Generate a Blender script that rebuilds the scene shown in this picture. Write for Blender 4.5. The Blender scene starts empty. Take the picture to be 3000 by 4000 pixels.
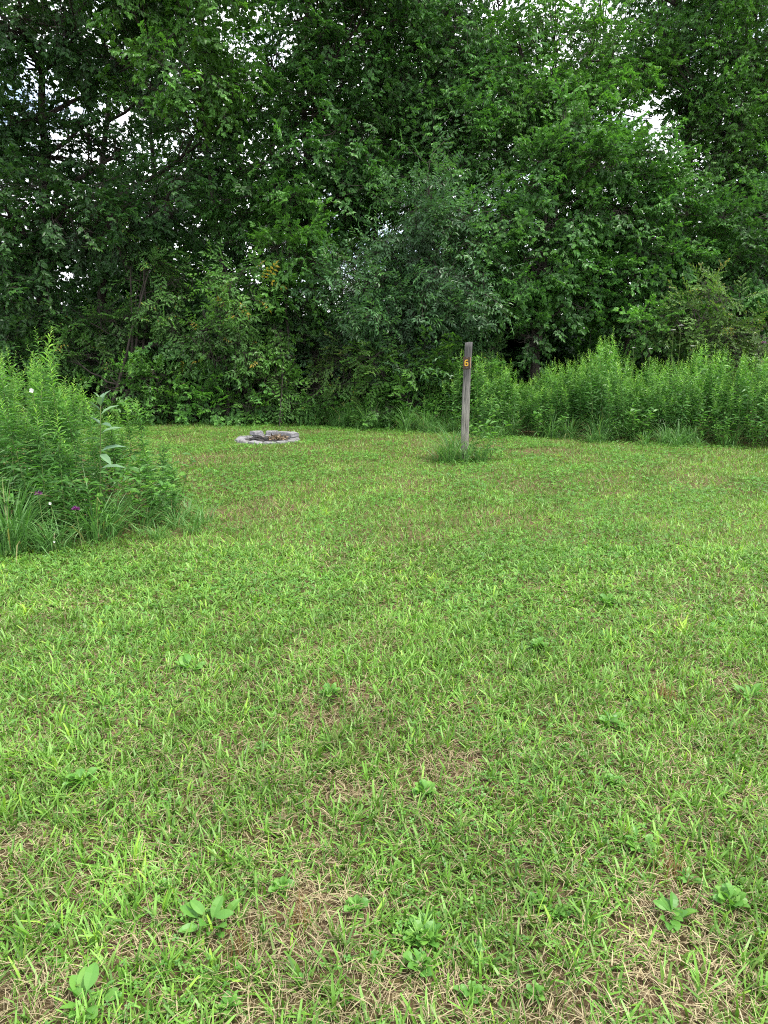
import bpy, bmesh, math, random
import numpy as np
from mathutils import Vector, Matrix

# ---------------------------------------------------------------- camera, sky, sun, exposure
S = bpy.context.scene
C = S.collection
R = math.radians
PITCH = R(13.4); FPX = 2774.0; EYE = 1.6
cam = bpy.data.cameras.new('camera'); camo = bpy.data.objects.new('camera', cam); C.objects.link(camo)
camo.location = (0, 0, EYE); camo.rotation_euler = (R(90) - PITCH, 0, 0)
cam.sensor_fit = 'VERTICAL'; cam.sensor_height = 34.6; cam.lens = 24.0
cam.clip_start = 0.05; cam.clip_end = 2000
S.camera = camo
SUN_EL, SUN_AZ = R(62), R(118)          # azimuth measured from +Y towards +X
w = bpy.data.worlds.new('World'); S.world = w; w.use_nodes = True
nt = w.node_tree; nt.nodes.clear()
def N(t, tree=None, **kw):
    n = (tree or nt).nodes.new(t)
    for k, v in kw.items(): setattr(n, k, v)
    return n
sky = N('ShaderNodeTexSky', sky_type='NISHITA', sun_disc=False, sun_elevation=SUN_EL, sun_rotation=SUN_AZ)
bg = N('ShaderNodeBackground'); bg.inputs['Strength'].default_value = 0.15
cl = N('ShaderNodeBackground'); cl.inputs['Color'].default_value = (0.93, 0.96, 1.0, 1); cl.inputs['Strength'].default_value = 1.35
tc = N('ShaderNodeTexCoord'); mp = N('ShaderNodeMapping'); mp.inputs['Scale'].default_value = (1, 1, 2.2)
nz = N('ShaderNodeTexNoise'); nz.inputs['Scale'].default_value = 2.6; nz.inputs['Detail'].default_value = 7; nz.inputs['Roughness'].default_value = .6
rp = N('ShaderNodeValToRGB'); rp.color_ramp.elements[0].position = .36; rp.color_ramp.elements[1].position = .50
mx = N('ShaderNodeMixShader'); wo = N('ShaderNodeOutputWorld')
L = nt.links.new
L(tc.outputs['Generated'], mp.inputs['Vector']); L(mp.outputs[0], nz.inputs['Vector']); L(nz.outputs['Fac'], rp.inputs[0])
L(rp.outputs[0], mx.inputs[0]); L(sky.outputs[0], bg.inputs[0]); L(bg.outputs[0], mx.inputs[1]); L(cl.outputs[0], mx.inputs[2]); L(mx.outputs[0], wo.inputs[0])
sd = bpy.data.lights.new('sun', 'SUN'); sd.energy = 3.0; sd.angle = R(6); sd.color = (1, .95, .86)
so = bpy.data.objects.new('sun', sd); C.objects.link(so)
sdir = Vector((math.sin(SUN_AZ) * math.cos(SUN_EL), math.cos(SUN_AZ) * math.cos(SUN_EL), math.sin(SUN_EL)))
so.rotation_euler = sdir.to_track_quat('Z', 'Y').to_euler(); so.location = (6, -8, 14)
S.view_settings.view_transform = 'Standard'; S.view_settings.look = 'None'; S.view_settings.gamma = 1
S.view_settings.exposure = 1.08
S.cycles.use_denoising = False; S.cycles.filter_width = 1.1; S.cycles.sample_clamp_indirect = 4; S.cycles.max_bounces = 7; S.cycles.diffuse_bounces = 5; S.cycles.transmission_bounces = 4; S.cycles.glossy_bounces = 2
S.cycles.transparent_max_bounces = 4

rng = np.random.default_rng(11)
random.seed(5)

# ---------------------------------------------------------------- helpers
cP, sP = math.cos(PITCH), math.sin(PITCH)
def ray(px, py):
    dx = (px - 1500) / FPX; dy = (2000 - py) / FPX
    return dx, cP + dy * sP, -sP + dy * cP
def P(px, py, Y):
    """world point seen at photo pixel (px, py) at distance Y"""
    x, y, z = ray(px, py); t = Y / y
    return np.array((x * t, Y, EYE + z * t))
def G(px, py):
    x, y, z = ray(px, py); t = -EYE / z
    return np.array((x * t, y * t, 0.0))
def proj(p):
    """photo pixel of world points (n,3)"""
    p = np.atleast_2d(p); z = p[:, 2] - EYE
    d = p[:, 1] * cP - z * sP; u = p[:, 1] * sP + z * cP
    d = np.maximum(d, .1)
    return 1500 + FPX * p[:, 0] / d, 2000 - FPX * u / d
def gz(x, y):
    x = np.asarray(x, float); y = np.asarray(y, float)
    return .012 * np.sin(x * 1.3 + .4) * np.cos(y * .9) + .008 * np.sin(x * 3.1 + y * 2.3)

def mesh_np(name, verts, quads, tint=None, mats=(), midx=None, smooth=False):
    """quads (n,4) with -1 in the last column for a triangle"""
    verts = np.asarray(verts, np.float32); quads = np.asarray(quads, np.int32)
    me = bpy.data.meshes.new(name)
    me.vertices.add(len(verts)); me.vertices.foreach_set('co', verts.ravel())
    tri = quads[:, 3] < 0
    tot = np.where(tri, 3, 4).astype(np.int32)
    loops = quads.ravel(); loops = loops[loops >= 0]
    start = np.concatenate(([0], np.cumsum(tot)[:-1])).astype(np.int32)
    me.loops.add(len(loops)); me.loops.foreach_set('vertex_index', loops)
    me.polygons.add(len(quads)); me.polygons.foreach_set('loop_start', start); me.polygons.foreach_set('loop_total', tot)
    for m in mats: me.materials.append(m)
    if midx is not None: me.polygons.foreach_set('material_index', np.asarray(midx, np.int32))
    me.polygons.foreach_set('use_smooth', np.full(len(quads), smooth))
    if tint is not None:
        a = me.attributes.new('tint', 'FLOAT', 'FACE'); a.data.foreach_set('value', np.asarray(tint, np.float32))
    me.update(calc_edges=True)
    return me

class Buf:
    def __init__(s): s.v = []; s.q = []; s.t = []; s.m = []; s.n = 0
    def add(s, v, q, t=0.5, m=0):
        v = np.asarray(v, float).reshape(-1, 3); q = np.asarray(q, int).reshape(-1, 4)
        s.v.append(v); s.q.append(np.where(q < 0, -1, q + s.n)); s.n += len(v)
        s.t.append(np.broadcast_to(np.asarray(t, float), (len(q),)).copy()); s.m.append(np.full(len(q), m))
    def out(s): return np.concatenate(s.v), np.concatenate(s.q), np.concatenate(s.t), np.concatenate(s.m)
    def mesh(s, name, mats, smooth=False):
        v, q, t, m = s.out(); return mesh_np(name, v, q, t, mats, m, smooth)

def link(name, me, parent=None, loc=(0, 0, 0), rot=0.0):
    o = bpy.data.objects.new(name, me); C.objects.link(o); o.parent = parent; o.location = loc; o.rotation_euler = (0, 0, rot)
    return o
def tag(o, label=None, cat=None, group=None, kind=None):
    if label: o['label'] = label
    if cat: o['category'] = cat
    if group: o['group'] = group
    if kind: o['kind'] = kind
    return o
def empty(name, loc=(0, 0, 0), rot=0.0): return link(name, None, None, loc, rot)
def dup(root, loc, rot=0.0, scale=(1, 1, 1), label=None, group=None, tilt=(0, 0)):
    r = root.copy(); C.objects.link(r); r.location = loc; r.rotation_euler = (tilt[0], tilt[1], rot); r.scale = scale
    if label: r['label'] = label
    if group: r['group'] = group
    for ch in list(root.children):
        c = ch.copy(); C.objects.link(c); c.parent = r
    return r

def tube(pts, rad, sides=6, rough=0.0):
    pts = np.asarray(pts, float); n = len(pts); rad = np.broadcast_to(np.asarray(rad, float), (n,))
    T = np.gradient(pts, axis=0); T /= np.linalg.norm(T, axis=1, keepdims=True) + 1e-9
    ref = np.where(np.abs(T[:, 2:3]) > .9, np.array([[1., 0, 0]]), np.array([[0., 0, 1]]))
    A = np.cross(T, ref); A /= np.linalg.norm(A, axis=1, keepdims=True) + 1e-9
    B = np.cross(T, A)
    a = np.arange(sides) / sides * 2 * math.pi
    rr = rad[:, None] * (1 + rough * rng.standard_normal((n, sides)))
    v = pts[:, None] + rr[..., None] * (np.cos(a)[None, :, None] * A[:, None] + np.sin(a)[None, :, None] * B[:, None])
    i = np.arange(n - 1)[:, None] * sides; j = np.arange(sides)[None]; k = (j + 1) % sides
    q = np.stack([i + j, i + k, i + k + sides, i + j + sides], -1).reshape(-1, 4)
    return v.reshape(-1, 3), q
def bez(a, b, c, n=6):
    t = np.linspace(0, 1, n)[:, None]
    return (1 - t) ** 2 * np.asarray(a) + 2 * t * (1 - t) * np.asarray(b) + t * t * np.asarray(c)
def rotz(a):
    c, s = np.cos(a), np.sin(a); z = np.zeros_like(c); o = np.ones_like(c)
    return np.stack([np.stack([c, -s, z], -1), np.stack([s, c, z], -1), np.stack([z, z, o], -1)], -2)
def frames(axis, roll, up=(0, 0, 1)):
    """rotation matrices whose X column is axis and whose Z column leans to 'up', rolled"""
    X = axis / (np.linalg.norm(axis, axis=1, keepdims=True) + 1e-9)
    Y = np.cross(np.broadcast_to(np.array(up, float), X.shape), X); Y /= np.linalg.norm(Y, axis=1, keepdims=True) + 1e-6
    Z = np.cross(X, Y)
    c, s = np.cos(roll)[:, None], np.sin(roll)[:, None]
    return np.stack([X, Y * c + Z * s, -Y * s + Z * c], -1)
def stamp(buf, tv, tq, tt, M, pos, dt=0.0, m=0):
    """copies of a template written into one buffer; M (n,3,3), pos (n,3)"""
    n = len(pos)
    if n == 0: return
    v = np.einsum('nij,kj->nki', M, tv) + pos[:, None]
    q = tq[None] + (np.arange(n) * len(tv))[:, None, None]
    q = np.where(np.broadcast_to(tq[None] < 0, q.shape), -1, q)
    t = tt[None] + np.broadcast_to(np.asarray(dt, float), (n,))[:, None]
    buf.add(v.reshape(-1, 3), q.reshape(-1, 4), np.clip(t.ravel(), 0, 1), m)

# ---------------------------------------------------------------- materials
def new_mat(name):
    m = bpy.data.materials.new(name); m.use_nodes = True; m.node_tree.nodes.clear(); return m, m.node_tree
def ramp(t, stops):
    r = t.nodes.new('ShaderNodeValToRGB'); e = r.color_ramp.elements
    while len(e) < len(stops): e.new(.5)
    for k, (p, c) in enumerate(stops): e[k].position = p; e[k].color = (*c, 1)
    return r
def leaf_mat(name, stops, transl=.35, rough=.45, spec=.4, noise=.8, amt=.45, tcol=(1.15, 1.3, .6)):
    m, t = new_mat(name); l = t.links.new
    a = N('ShaderNodeAttribute', t, attribute_name='tint')
    r = ramp(t, stops); l(a.outputs['Fac'], r.inputs[0])
    co = N('ShaderNodeTexCoord', t); nz = N('ShaderNodeTexNoise', t); nz.inputs['Scale'].default_value = noise; nz.inputs['Detail'].default_value = 3
    l(co.outputs['Object'], nz.inputs['Vector'])
    mr = N('ShaderNodeMapRange', t); mr.inputs[1].default_value = .3; mr.inputs[2].default_value = .7; mr.inputs[3].default_value = 1 - amt; mr.inputs[4].default_value = 1 + amt
    l(nz.outputs['Fac'], mr.inputs[0])
    hs = N('ShaderNodeHueSaturation', t); l(r.outputs[0], hs.inputs['Color']); l(mr.outputs[0], hs.inputs['Value'])
    p = N('ShaderNodeBsdfPrincipled', t); p.inputs['Roughness'].default_value = rough
    p.inputs['Specular IOR Level'].default_value = spec
    l(hs.outputs[0], p.inputs['Base Color'])
    tr = N('ShaderNodeBsdfTranslucent', t)
    vm = N('ShaderNodeVectorMath', t, operation='MULTIPLY'); vm.inputs[1].default_value = tcol
    l(hs.outputs[0], vm.inputs[0]); l(vm.outputs[0], tr.inputs[0])
    mx = N('ShaderNodeMixShader', t); mx.inputs[0].default_value = transl
    l(p.outputs[0], mx.inputs[1]); l(tr.outputs[0], mx.inputs[2])
    o = N('ShaderNodeOutputMaterial', t); l(mx.outputs[0], o.inputs[0])
    return m
def solid_mat(name, c1, c2, scale=8, rough=.85, bump=.3, stretch=(1, 1, 1), detail=6):
    m, t = new_mat(name); l = t.links.new
    co = N('ShaderNodeTexCoord', t); mp = N('ShaderNodeMapping', t); mp.inputs['Scale'].default_value = stretch
    nz = N('ShaderNodeTexNoise', t); nz.inputs['Scale'].default_value = scale; nz.inputs['Detail'].default_value = detail; nz.inputs['Roughness'].default_value = .65
    l(co.outputs['Object'], mp.inputs[0]); l(mp.outputs[0], nz.inputs['Vector'])
    r = ramp(t, [(.33, c1), (.67, c2)]); l(nz.outputs['Fac'], r.inputs[0])
    p = N('ShaderNodeBsdfPrincipled', t); p.inputs['Roughness'].default_value = rough; l(r.outputs[0], p.inputs['Base Color'])
    b = N('ShaderNodeBump', t); b.inputs['Strength'].default_value = bump; b.inputs['Distance'].default_value = .01
    l(nz.outputs['Fac'], b.inputs['Height']); l(b.outputs[0], p.inputs['Normal'])
    o = N('ShaderNodeOutputMaterial', t); l(p.outputs[0], o.inputs[0])
    return m

YEL = (.34, .26, .04)
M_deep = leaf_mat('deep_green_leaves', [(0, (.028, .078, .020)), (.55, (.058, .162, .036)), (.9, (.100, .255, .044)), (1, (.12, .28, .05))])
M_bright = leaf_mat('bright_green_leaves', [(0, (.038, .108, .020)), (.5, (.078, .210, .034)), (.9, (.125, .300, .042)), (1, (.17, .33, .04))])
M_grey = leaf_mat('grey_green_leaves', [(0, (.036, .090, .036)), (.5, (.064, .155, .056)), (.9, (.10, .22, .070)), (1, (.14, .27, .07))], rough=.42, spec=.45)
M_shade = leaf_mat('shaded_green_leaves', [(0, (.020, .056, .017)), (.6, (.040, .112, .028)), (1, (.078, .19, .036))])  # darker leaf green, shade of the wood put into the colour
M_olive = leaf_mat('olive_green_leaves', [(0, (.050, .110, .026)), (.5, (.085, .180, .034)), (.88, (.13, .23, .04)), (1, (.33, .26, .06))])
M_small = leaf_mat('small_rose_leaves', [(0, (.040, .105, .026)), (.6, (.075, .190, .036)), (.95, (.12, .26, .045)), (1, YEL)])
M_vine = leaf_mat('light_vine_leaves', [(0, (.05, .14, .018)), (.7, (.09, .24, .028)), (1, (.15, .30, .035))])
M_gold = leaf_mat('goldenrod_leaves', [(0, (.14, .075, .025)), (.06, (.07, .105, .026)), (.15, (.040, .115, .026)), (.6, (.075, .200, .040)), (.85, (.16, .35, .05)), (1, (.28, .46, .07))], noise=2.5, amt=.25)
M_weed = leaf_mat('weed_leaves', [(0, (.05, .14, .025)), (.5, (.09, .24, .04)), (.9, (.16, .33, .05)), (1, YEL)], noise=3, amt=.2)
M_milk = leaf_mat('milkweed_leaves', [(0, (.08, .16, .09)), (1, (.16, .27, .14))], transl=.25)
M_tall = leaf_mat('tall_grass_blades', [(0, (.34, .28, .14)), (.08, (.18, .20, .07)), (.16, (.055, .150, .030)), (.7, (.11, .255, .06)), (1, (.20, .36, .13))], transl=.3, noise=4, amt=.2)
M_straw = leaf_mat('dry_stubble', [(0, (.15, .075, .025)), (1, (.36, .24, .10))], transl=.15)
M_purple = leaf_mat('purple_petals', [(0, (.14, .02, .15)), (1, (.26, .05, .28))])
M_white = leaf_mat('white_petals', [(0, (.72, .72, .68)), (1, (.85, .85, .82))], tcol=(1, 1, 1))
M_bark = solid_mat('dark_bark', (.018, .014, .011), (.060, .048, .038), 9, .95, .8, (1, 1, .25))
M_stem = solid_mat('green_stem', (.07, .12, .03), (.12, .15, .04), 12)
M_brownstem = solid_mat('brown_stem', (.07, .05, .03), (.14, .10, .06), 12)
M_wood = None

# ---------------------------------------------------------------- lawn outline
EX = np.array([-14, -8, -5.1, -2, 0, .8, 3, 6.2, 9, 16]); EY = np.array([15.4, 15.1, 14.8, 14.5, 13.7, 12.9, 11.9, 10.85, 10.2, 9.7])
def edge(x): return np.interp(x, EX, EY) + .16 * np.sin(np.asarray(x) * 2.7) + .10 * np.sin(np.asarray(x) * 6.1 + 1) + .06 * np.sin(np.asarray(x) * 13.7)
CLUMP = np.array([(-1.8, 6.6), (-2.05, 5.9), (-2.75, 5.5), (-3.6, 5.15), (-6.5, 4.7), (-8.5, 12), (-5.5, 11), (-4.2, 10.0), (-3.1, 8.8), (-2.2, 7.6)])
def inpoly(x, y, poly):
    x = np.asarray(x); y = np.asarray(y); c = np.zeros(x.shape, bool); n = len(poly)
    for i in range(n):
        x1, y1 = poly[i]; x2, y2 = poly[i - 1]
        c ^= ((y1 > y) != (y2 > y)) & (x < (x2 - x1) * (y - y1) / (y2 - y1 + 1e-12) + x1)
    return c
# dry or worn patches of the lawn: (px, py, radius x m, radius y m, strength)
DRY = [(1750, 1745, .8, .35, .8), (2110, 1765, .6, .3, .8), (1560, 1725, .7, .3, .6), (1300, 1800, .5, .4, .35), (760, 1800, .5, .5, .7), (700, 1665, .5, .25, .8),
       (1000, 1995, .55, .6, .6), (1230, 1690, .9, .4, .5), (1600, 1870, .5, .25, .4),
       (1750, 3010, .16, .14, .95), (1370, 3090, .17, .12, .8), (1620, 3060, .3, .25, .45), (1230, 3560, .2, .16, .9), (1150, 3720, .16, .12, .85), (940, 3700, .12, .07, .7),
       (2660, 3760, .17, .22, .95), (2700, 3530, .1, .12, .9), (560, 3700, .10, .08, .7), (60, 3330, .13, .1, .7), (100, 3900, .16, .12, .8), (1600, 3900, .22, .1, .85),
       (1100, 3950, .2, .1, .7), (2050, 3950, .2, .1, .75), (1300, 2750, .25, .25, .6), (2880, 2680, .2, .25, .55), (1180, 3300, .3, .2, .4), (2300, 3650, .4, .3, .35),
       (2200, 2850, .3, .3, .3), (600, 3250, .3, .2, .35), (900, 2980, .3, .25, .35), (2500, 3100, .4, .25, .3), (2900, 2330, .4, .3, .35), (300, 2350, .4, .3, .4)]
DRYW = [(*G(a, b)[:2], rx, ry, s) for a, b, rx, ry, s in DRY]
_ph = [(rng.uniform(0, 6.28), rng.uniform(0, 6.28), *rng.normal(0, 1, 2)) for _ in range(14)]
def noise2(x, y, f):
    v = 0
    for k, (p, q, a, b) in enumerate(_ph):
        v = v + np.sin(f * (a * x + b * y) * (1 + .35 * (k % 5)) + p)
    return v / 3.7
def dryness(x, y):
    d = .14 + .10 * noise2(x, y, 1.6) + .12 * noise2(x + 7, y, 5.0)
    wob = .3 * noise2(x, y + 3, 6.0)
    for cx, cy, rx, ry, s in DRYW:
        e = ((x - cx) / rx) ** 2 + ((y - cy) / ry) ** 2
        d = np.maximum(d, s * np.clip(1.35 + wob - e, 0, 1))
    return np.clip(d, 0, 1)

# ---------------------------------------------------------------- ground
def ground():
    xs = np.concatenate([np.linspace(-400, -20, 8)[:-1], np.linspace(-20, 20, 161), np.linspace(20, 400, 8)[1:]])
    ys = np.concatenate([np.linspace(-200, 0, 6)[:-1], np.linspace(0, 30, 151), np.linspace(30, 900, 12)[1:]])
    X, Y = np.meshgrid(xs, ys); Z = gz(X, Y)
    v = np.stack([X, Y, Z], -1).reshape(-1, 3); nx = len(xs)
    i = np.arange(len(ys) - 1)[:, None] * nx; j = np.arange(nx - 1)[None]
    q = np.stack([i + j, i + j + 1, i + j + 1 + nx, i + j + nx], -1).reshape(-1, 4)
    m, t = new_mat('soil_and_thatch'); l = t.links.new
    co = N('ShaderNodeTexCoord', t)
    n1 = N('ShaderNodeTexNoise', t); n1.inputs['Scale'].default_value = 45; n1.inputs['Detail'].default_value = 8; n1.inputs['Roughness'].default_value = .75
    n2 = N('ShaderNodeTexNoise', t); n2.inputs['Scale'].default_value = 2.2; n2.inputs['Detail'].default_value = 5
    l(co.outputs['Object'], n1.inputs['Vector']); l(co.outputs['Object'], n2.inputs['Vector'])
    r1 = ramp(t, [(.3, (.025, .018, .011)), (.5, (.095, .068, .042)), (.72, (.26, .20, .13))]); l(n1.outputs['Fac'], r1.inputs[0])
    r2 = ramp(t, [(.35, (.7, .85, .5)), (.65, (1.15, 1.05, 1.0))]); l(n2.outputs['Fac'], r2.inputs[0])
    mm = N('ShaderNodeMix', t, data_type='RGBA', blend_type='MULTIPLY'); mm.inputs[0].default_value = 1
    l(r1.outputs[0], mm.inputs[6]); l(r2.outputs[0], mm.inputs[7])
    p = N('ShaderNodeBsdfPrincipled', t); p.inputs['Roughness'].default_value = .95; p.inputs['Specular IOR Level'].default_value = .1
    l(mm.outputs[2], p.inputs['Base Color'])
    b = N('ShaderNodeBump', t); b.inputs['Strength'].default_value = .8; b.inputs['Distance'].default_value = .02
    l(n1.outputs['Fac'], b.inputs['Height']); l(b.outputs[0], p.inputs['Normal'])
    o = N('ShaderNodeOutputMaterial', t); l(p.outputs[0], o.inputs[0])
    tag(link('ground', mesh_np('ground', v, q, None, [m], None, True)), kind='structure')
ground()

# ---------------------------------------------------------------- mown grass
M_lawn = leaf_mat('lawn_grass_blades', [(0, (.08, .055, .03)), (.09, (.26, .20, .12)), (.24, (.42, .36, .21)), (.30, (.24, .30, .06)), (.36, (.052, .128, .018)),
                  (.60, (.135, .292, .034)), (.80, (.20, .37, .085)), (.92, (.25, .42, .05)), (1, (.27, .42, .04))], transl=.3, rough=.45, spec=.35, noise=2.0, amt=.22, tcol=(1.15, 1.2, .6))
def blades(px, py, length, width, lean, tint, base_z, segs=2, curl=.5, heading=None):
    """blade strips: straight up tilted by lean, curving over further by curl"""
    n = len(px); th = rng.uniform(0, 2 * math.pi, n) if heading is None else heading
    d = np.stack([np.cos(th), np.sin(th), np.zeros(n)], -1)
    fa = th + math.pi / 2 + rng.normal(0, .6, n)
    s = np.stack([np.cos(fa), np.sin(fa), np.zeros(n)], -1)
    p = np.stack([px, py, base_z], -1)
    rows = []
    W = [1, 1, .55] if segs == 2 else [1, .22] if segs == 1 else [.8, 1, .85, .12]
    cur = p
    for k in range(segs + 1):
        rows.append(cur - s * (width * W[k] / 2)[:, None]); rows.append(cur + s * (width * W[k] / 2)[:, None])
        a = lean + curl * k * 1.0
        a = np.minimum(a, 2.6)
        step = (length / segs)[:, None]
        cur = cur + step * (d * np.sin(a)[:, None] + np.array([0, 0, 1.]) * np.cos(a)[:, None])
        cur[:, 2] = np.maximum(cur[:, 2], base_z + .004)
    v = np.stack(rows, 1)                                   # n, 2(segs+1), 3
    q1 = np.array([[2 * k, 2 * k + 1, 2 * k + 3, 2 * k + 2] for k in range(segs)])
    q = q1[None] + (np.arange(n) * 2 * (segs + 1))[:, None, None]
    return v.reshape(-1, 3), q.reshape(-1, 4), np.repeat(tint, segs)
def lawn():
    B = Buf()
    bands = [(.3, 1.05, 1.6, 6000), (1.05, 1.8, 1.6, 13500), (1.8, 2.6, 1.6, 11500), (2.6, 4, 1.7, 9000), (4, 5.5, 1.8, 6500), (5.5, 7.5, 1.9, 4200), (7.5, 10, 2, 3200), (10, 16, 2, 2600)]
    for y0, y1, mar, dens in bands:
        hw = .58 * y1 + mar; n = int(dens * 2 * hw * (y1 - y0))
        x = rng.uniform(-hw, hw, n); y = rng.uniform(y0, y1, n)
        k = (np.abs(x) < .56 * y + mar) & (y < edge(x) + .6); x, y = x[k], y[k]
        cl = inpoly(x, y, CLUMP); k = ~cl | (rng.random(len(x)) < .25); x, y = x[k], y[k]
        # tufts: pull blades toward tuft centres
        cell = .075; cx = np.floor(x / cell); cy = np.floor(y / cell)
        hsh = np.abs(np.sin(cx * 127.1 + cy * 311.7) * 43758.5) % 1; hs2 = np.abs(np.sin(cx * 269.5 + cy * 183.3) * 28001.8) % 1; hs3 = np.abs(np.sin(cx * 12.9 + cy * 78.2) * 9631.3) % 1
        pull = rng.uniform(.0, .7, len(x)) * (hs3 > .5)
        tx, ty = (cx + .2 + .6 * hsh) * cell, (cy + .2 + .6 * hs2) * cell
        x = x + (tx - x) * pull; y = y + (ty - y) * pull
        d = dryness(x, y) * (1 if y0 < 4 else .8)
        n = len(x); u = rng.random(n)
        straw = u < ((.20 if y0 < 2.6 else .14 if y0 < 4 else .05) + .55 * d)
        keep = ~(straw) | (rng.random(n) < .95); keep &= ~((~straw) & (rng.random(n) < d * .45))
        pfire = np.hypot(x - FX, y - FY); keep &= (pfire > .545) | ((pfire > .34) & (rng.random(n) < .02))
        x, y, d, straw, hs3, hsh = x[keep], y[keep], d[keep], straw[keep], hs3[keep], hsh[keep]; n = len(x)
        L_ = np.where(straw, rng.uniform(.02, .065, n), rng.uniform(.03, .08, n) * (.8 + .5 * hs3)); far = (y0 > 5)
        W_ = np.where(straw, rng.uniform(.0009, .0028, n), .0016 + .0070 * rng.random(n) ** 1.7) * (1 + .045 * y)
        L_ = L_ * (1 if y0 < 4 else .85 if y0 < 7 else .7); W_ = W_ * (1 if y0 < 4 else 1.25)
        lean = np.where(straw, rng.uniform(1.1, 1.55, n), np.abs(rng.normal(.72 if y0 < 4 else .95, .45, n)))
        tint = np.where(straw, rng.beta(2, 1.6, n) * .27, np.clip(.42 + .30 * hsh + rng.normal(0, .17, n) + .06 * noise2(x, y, 1.1), .34, .93))
        yl = (~straw) & (hs3 > .998); tint = np.where(yl, rng.uniform(.93, 1, n), tint)
        v, q, t = blades(x, y, L_, W_, lean, tint, gz(x, y) + np.where(straw, rng.uniform(.002, .03, n), 0), 1 if far else 2, .35)
        B.add(v, q, t)
    tag(link('lawn_grass', B.mesh('lawn_grass', [M_lawn])), 'mown green lawn mixed with dry straw coloured blades', 'grass', kind='stuff')
FX, FY = G(1045, 1722)[:2]
lawn()
def clover():
    B = Buf()
    a = np.linspace(0, 2 * math.pi, 4, endpoint=False)
    tv = []; tq = []
    for k in range(3):                              # three leaflets
        c, s = math.cos(k * 2.094), math.sin(k * 2.094)
        pts = [(0, 0, 0), (.55, .38, .10), (1.0, 0, .05), (.55, -.38, .10)]
        tv += [(x * c - y * s, x * s + y * c, z) for x, y, z in pts]; tq.append([4 * k, 4 * k + 1, 4 * k + 2, 4 * k + 3])
    tv = np.array(tv); tq = np.array(tq)
    for y0, y1, dens, sc in [(1.05, 3.5, 900, .009), (3.5, 7, 1500, .012), (7, 15, 1100, .017)]:
        hw = .58 * y1 + 1; n = int(dens * 2 * hw * (y1 - y0)); x = rng.uniform(-hw, hw, n); y = rng.uniform(y0, y1, n)
        k = (np.abs(x) < .56 * y + 1) & (y < edge(x)) & (dryness(x, y) < .4) & (noise2(x + 3, y, 2.2) + .6 * rng.standard_normal(n) > .25) & ~inpoly(x, y, CLUMP) & (np.hypot(x - FX, y - FY) > .65)
        x, y = x[k], y[k]; n = len(x)
        ax = np.stack([np.cos(t := rng.uniform(0, 6.28, n)), np.sin(t), rng.normal(.1, .25, n)], -1)
        M = frames(ax, rng.normal(0, .3, n)) * (sc * rng.uniform(.6, 1.5, n))[:, None, None]
        stamp(B, tv, tq, np.zeros(3), M, np.stack([x, y, gz(x, y) + rng.uniform(.02, .05, n)], -1), rng.uniform(.2, .9, n))
    tag(link('clover', B.mesh('clover', [M_weed])), 'small round clover leaves growing through the mown grass', 'clover', kind='stuff')
clover()

# ---------------------------------------------------------------- leaf templates
def leaf4(l, wd, fold=.25, droop=.15, pos=.42):
    """diamond leaf folded on its midrib: base, left, tip, right"""
    return np.array([(0, 0, 0), (l * pos, wd / 2, fold * wd / 2), (l, 0, -droop * l), (l * pos, -wd / 2, fold * wd / 2)]), np.array([[0, 1, 2, 3]])
def leaf6(l, wd, fold=.3, droop=.2):
    """longer leaf of two folded halves, curving down"""
    z = -droop * l
    v = [(0, 0, 0), (l * .3, wd * .42, fold * wd / 2), (l * .35, 0, z * .12), (l * .3, -wd * .42, fold * wd / 2),
         (l * .66, wd * .40, z * .35 + fold * wd / 2), (l * .68, 0, z * .42), (l * .66, -wd * .40, z * .35 + fold * wd / 2), (l, 0, z)]
    q = [(0, 1, 2, -1), (0, 2, 3, -1), (1, 4, 5, 2), (2, 5, 6, 3), (4, 7, 5, -1), (5, 7, 6, -1)]
    return np.array(v), np.array(q)
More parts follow.
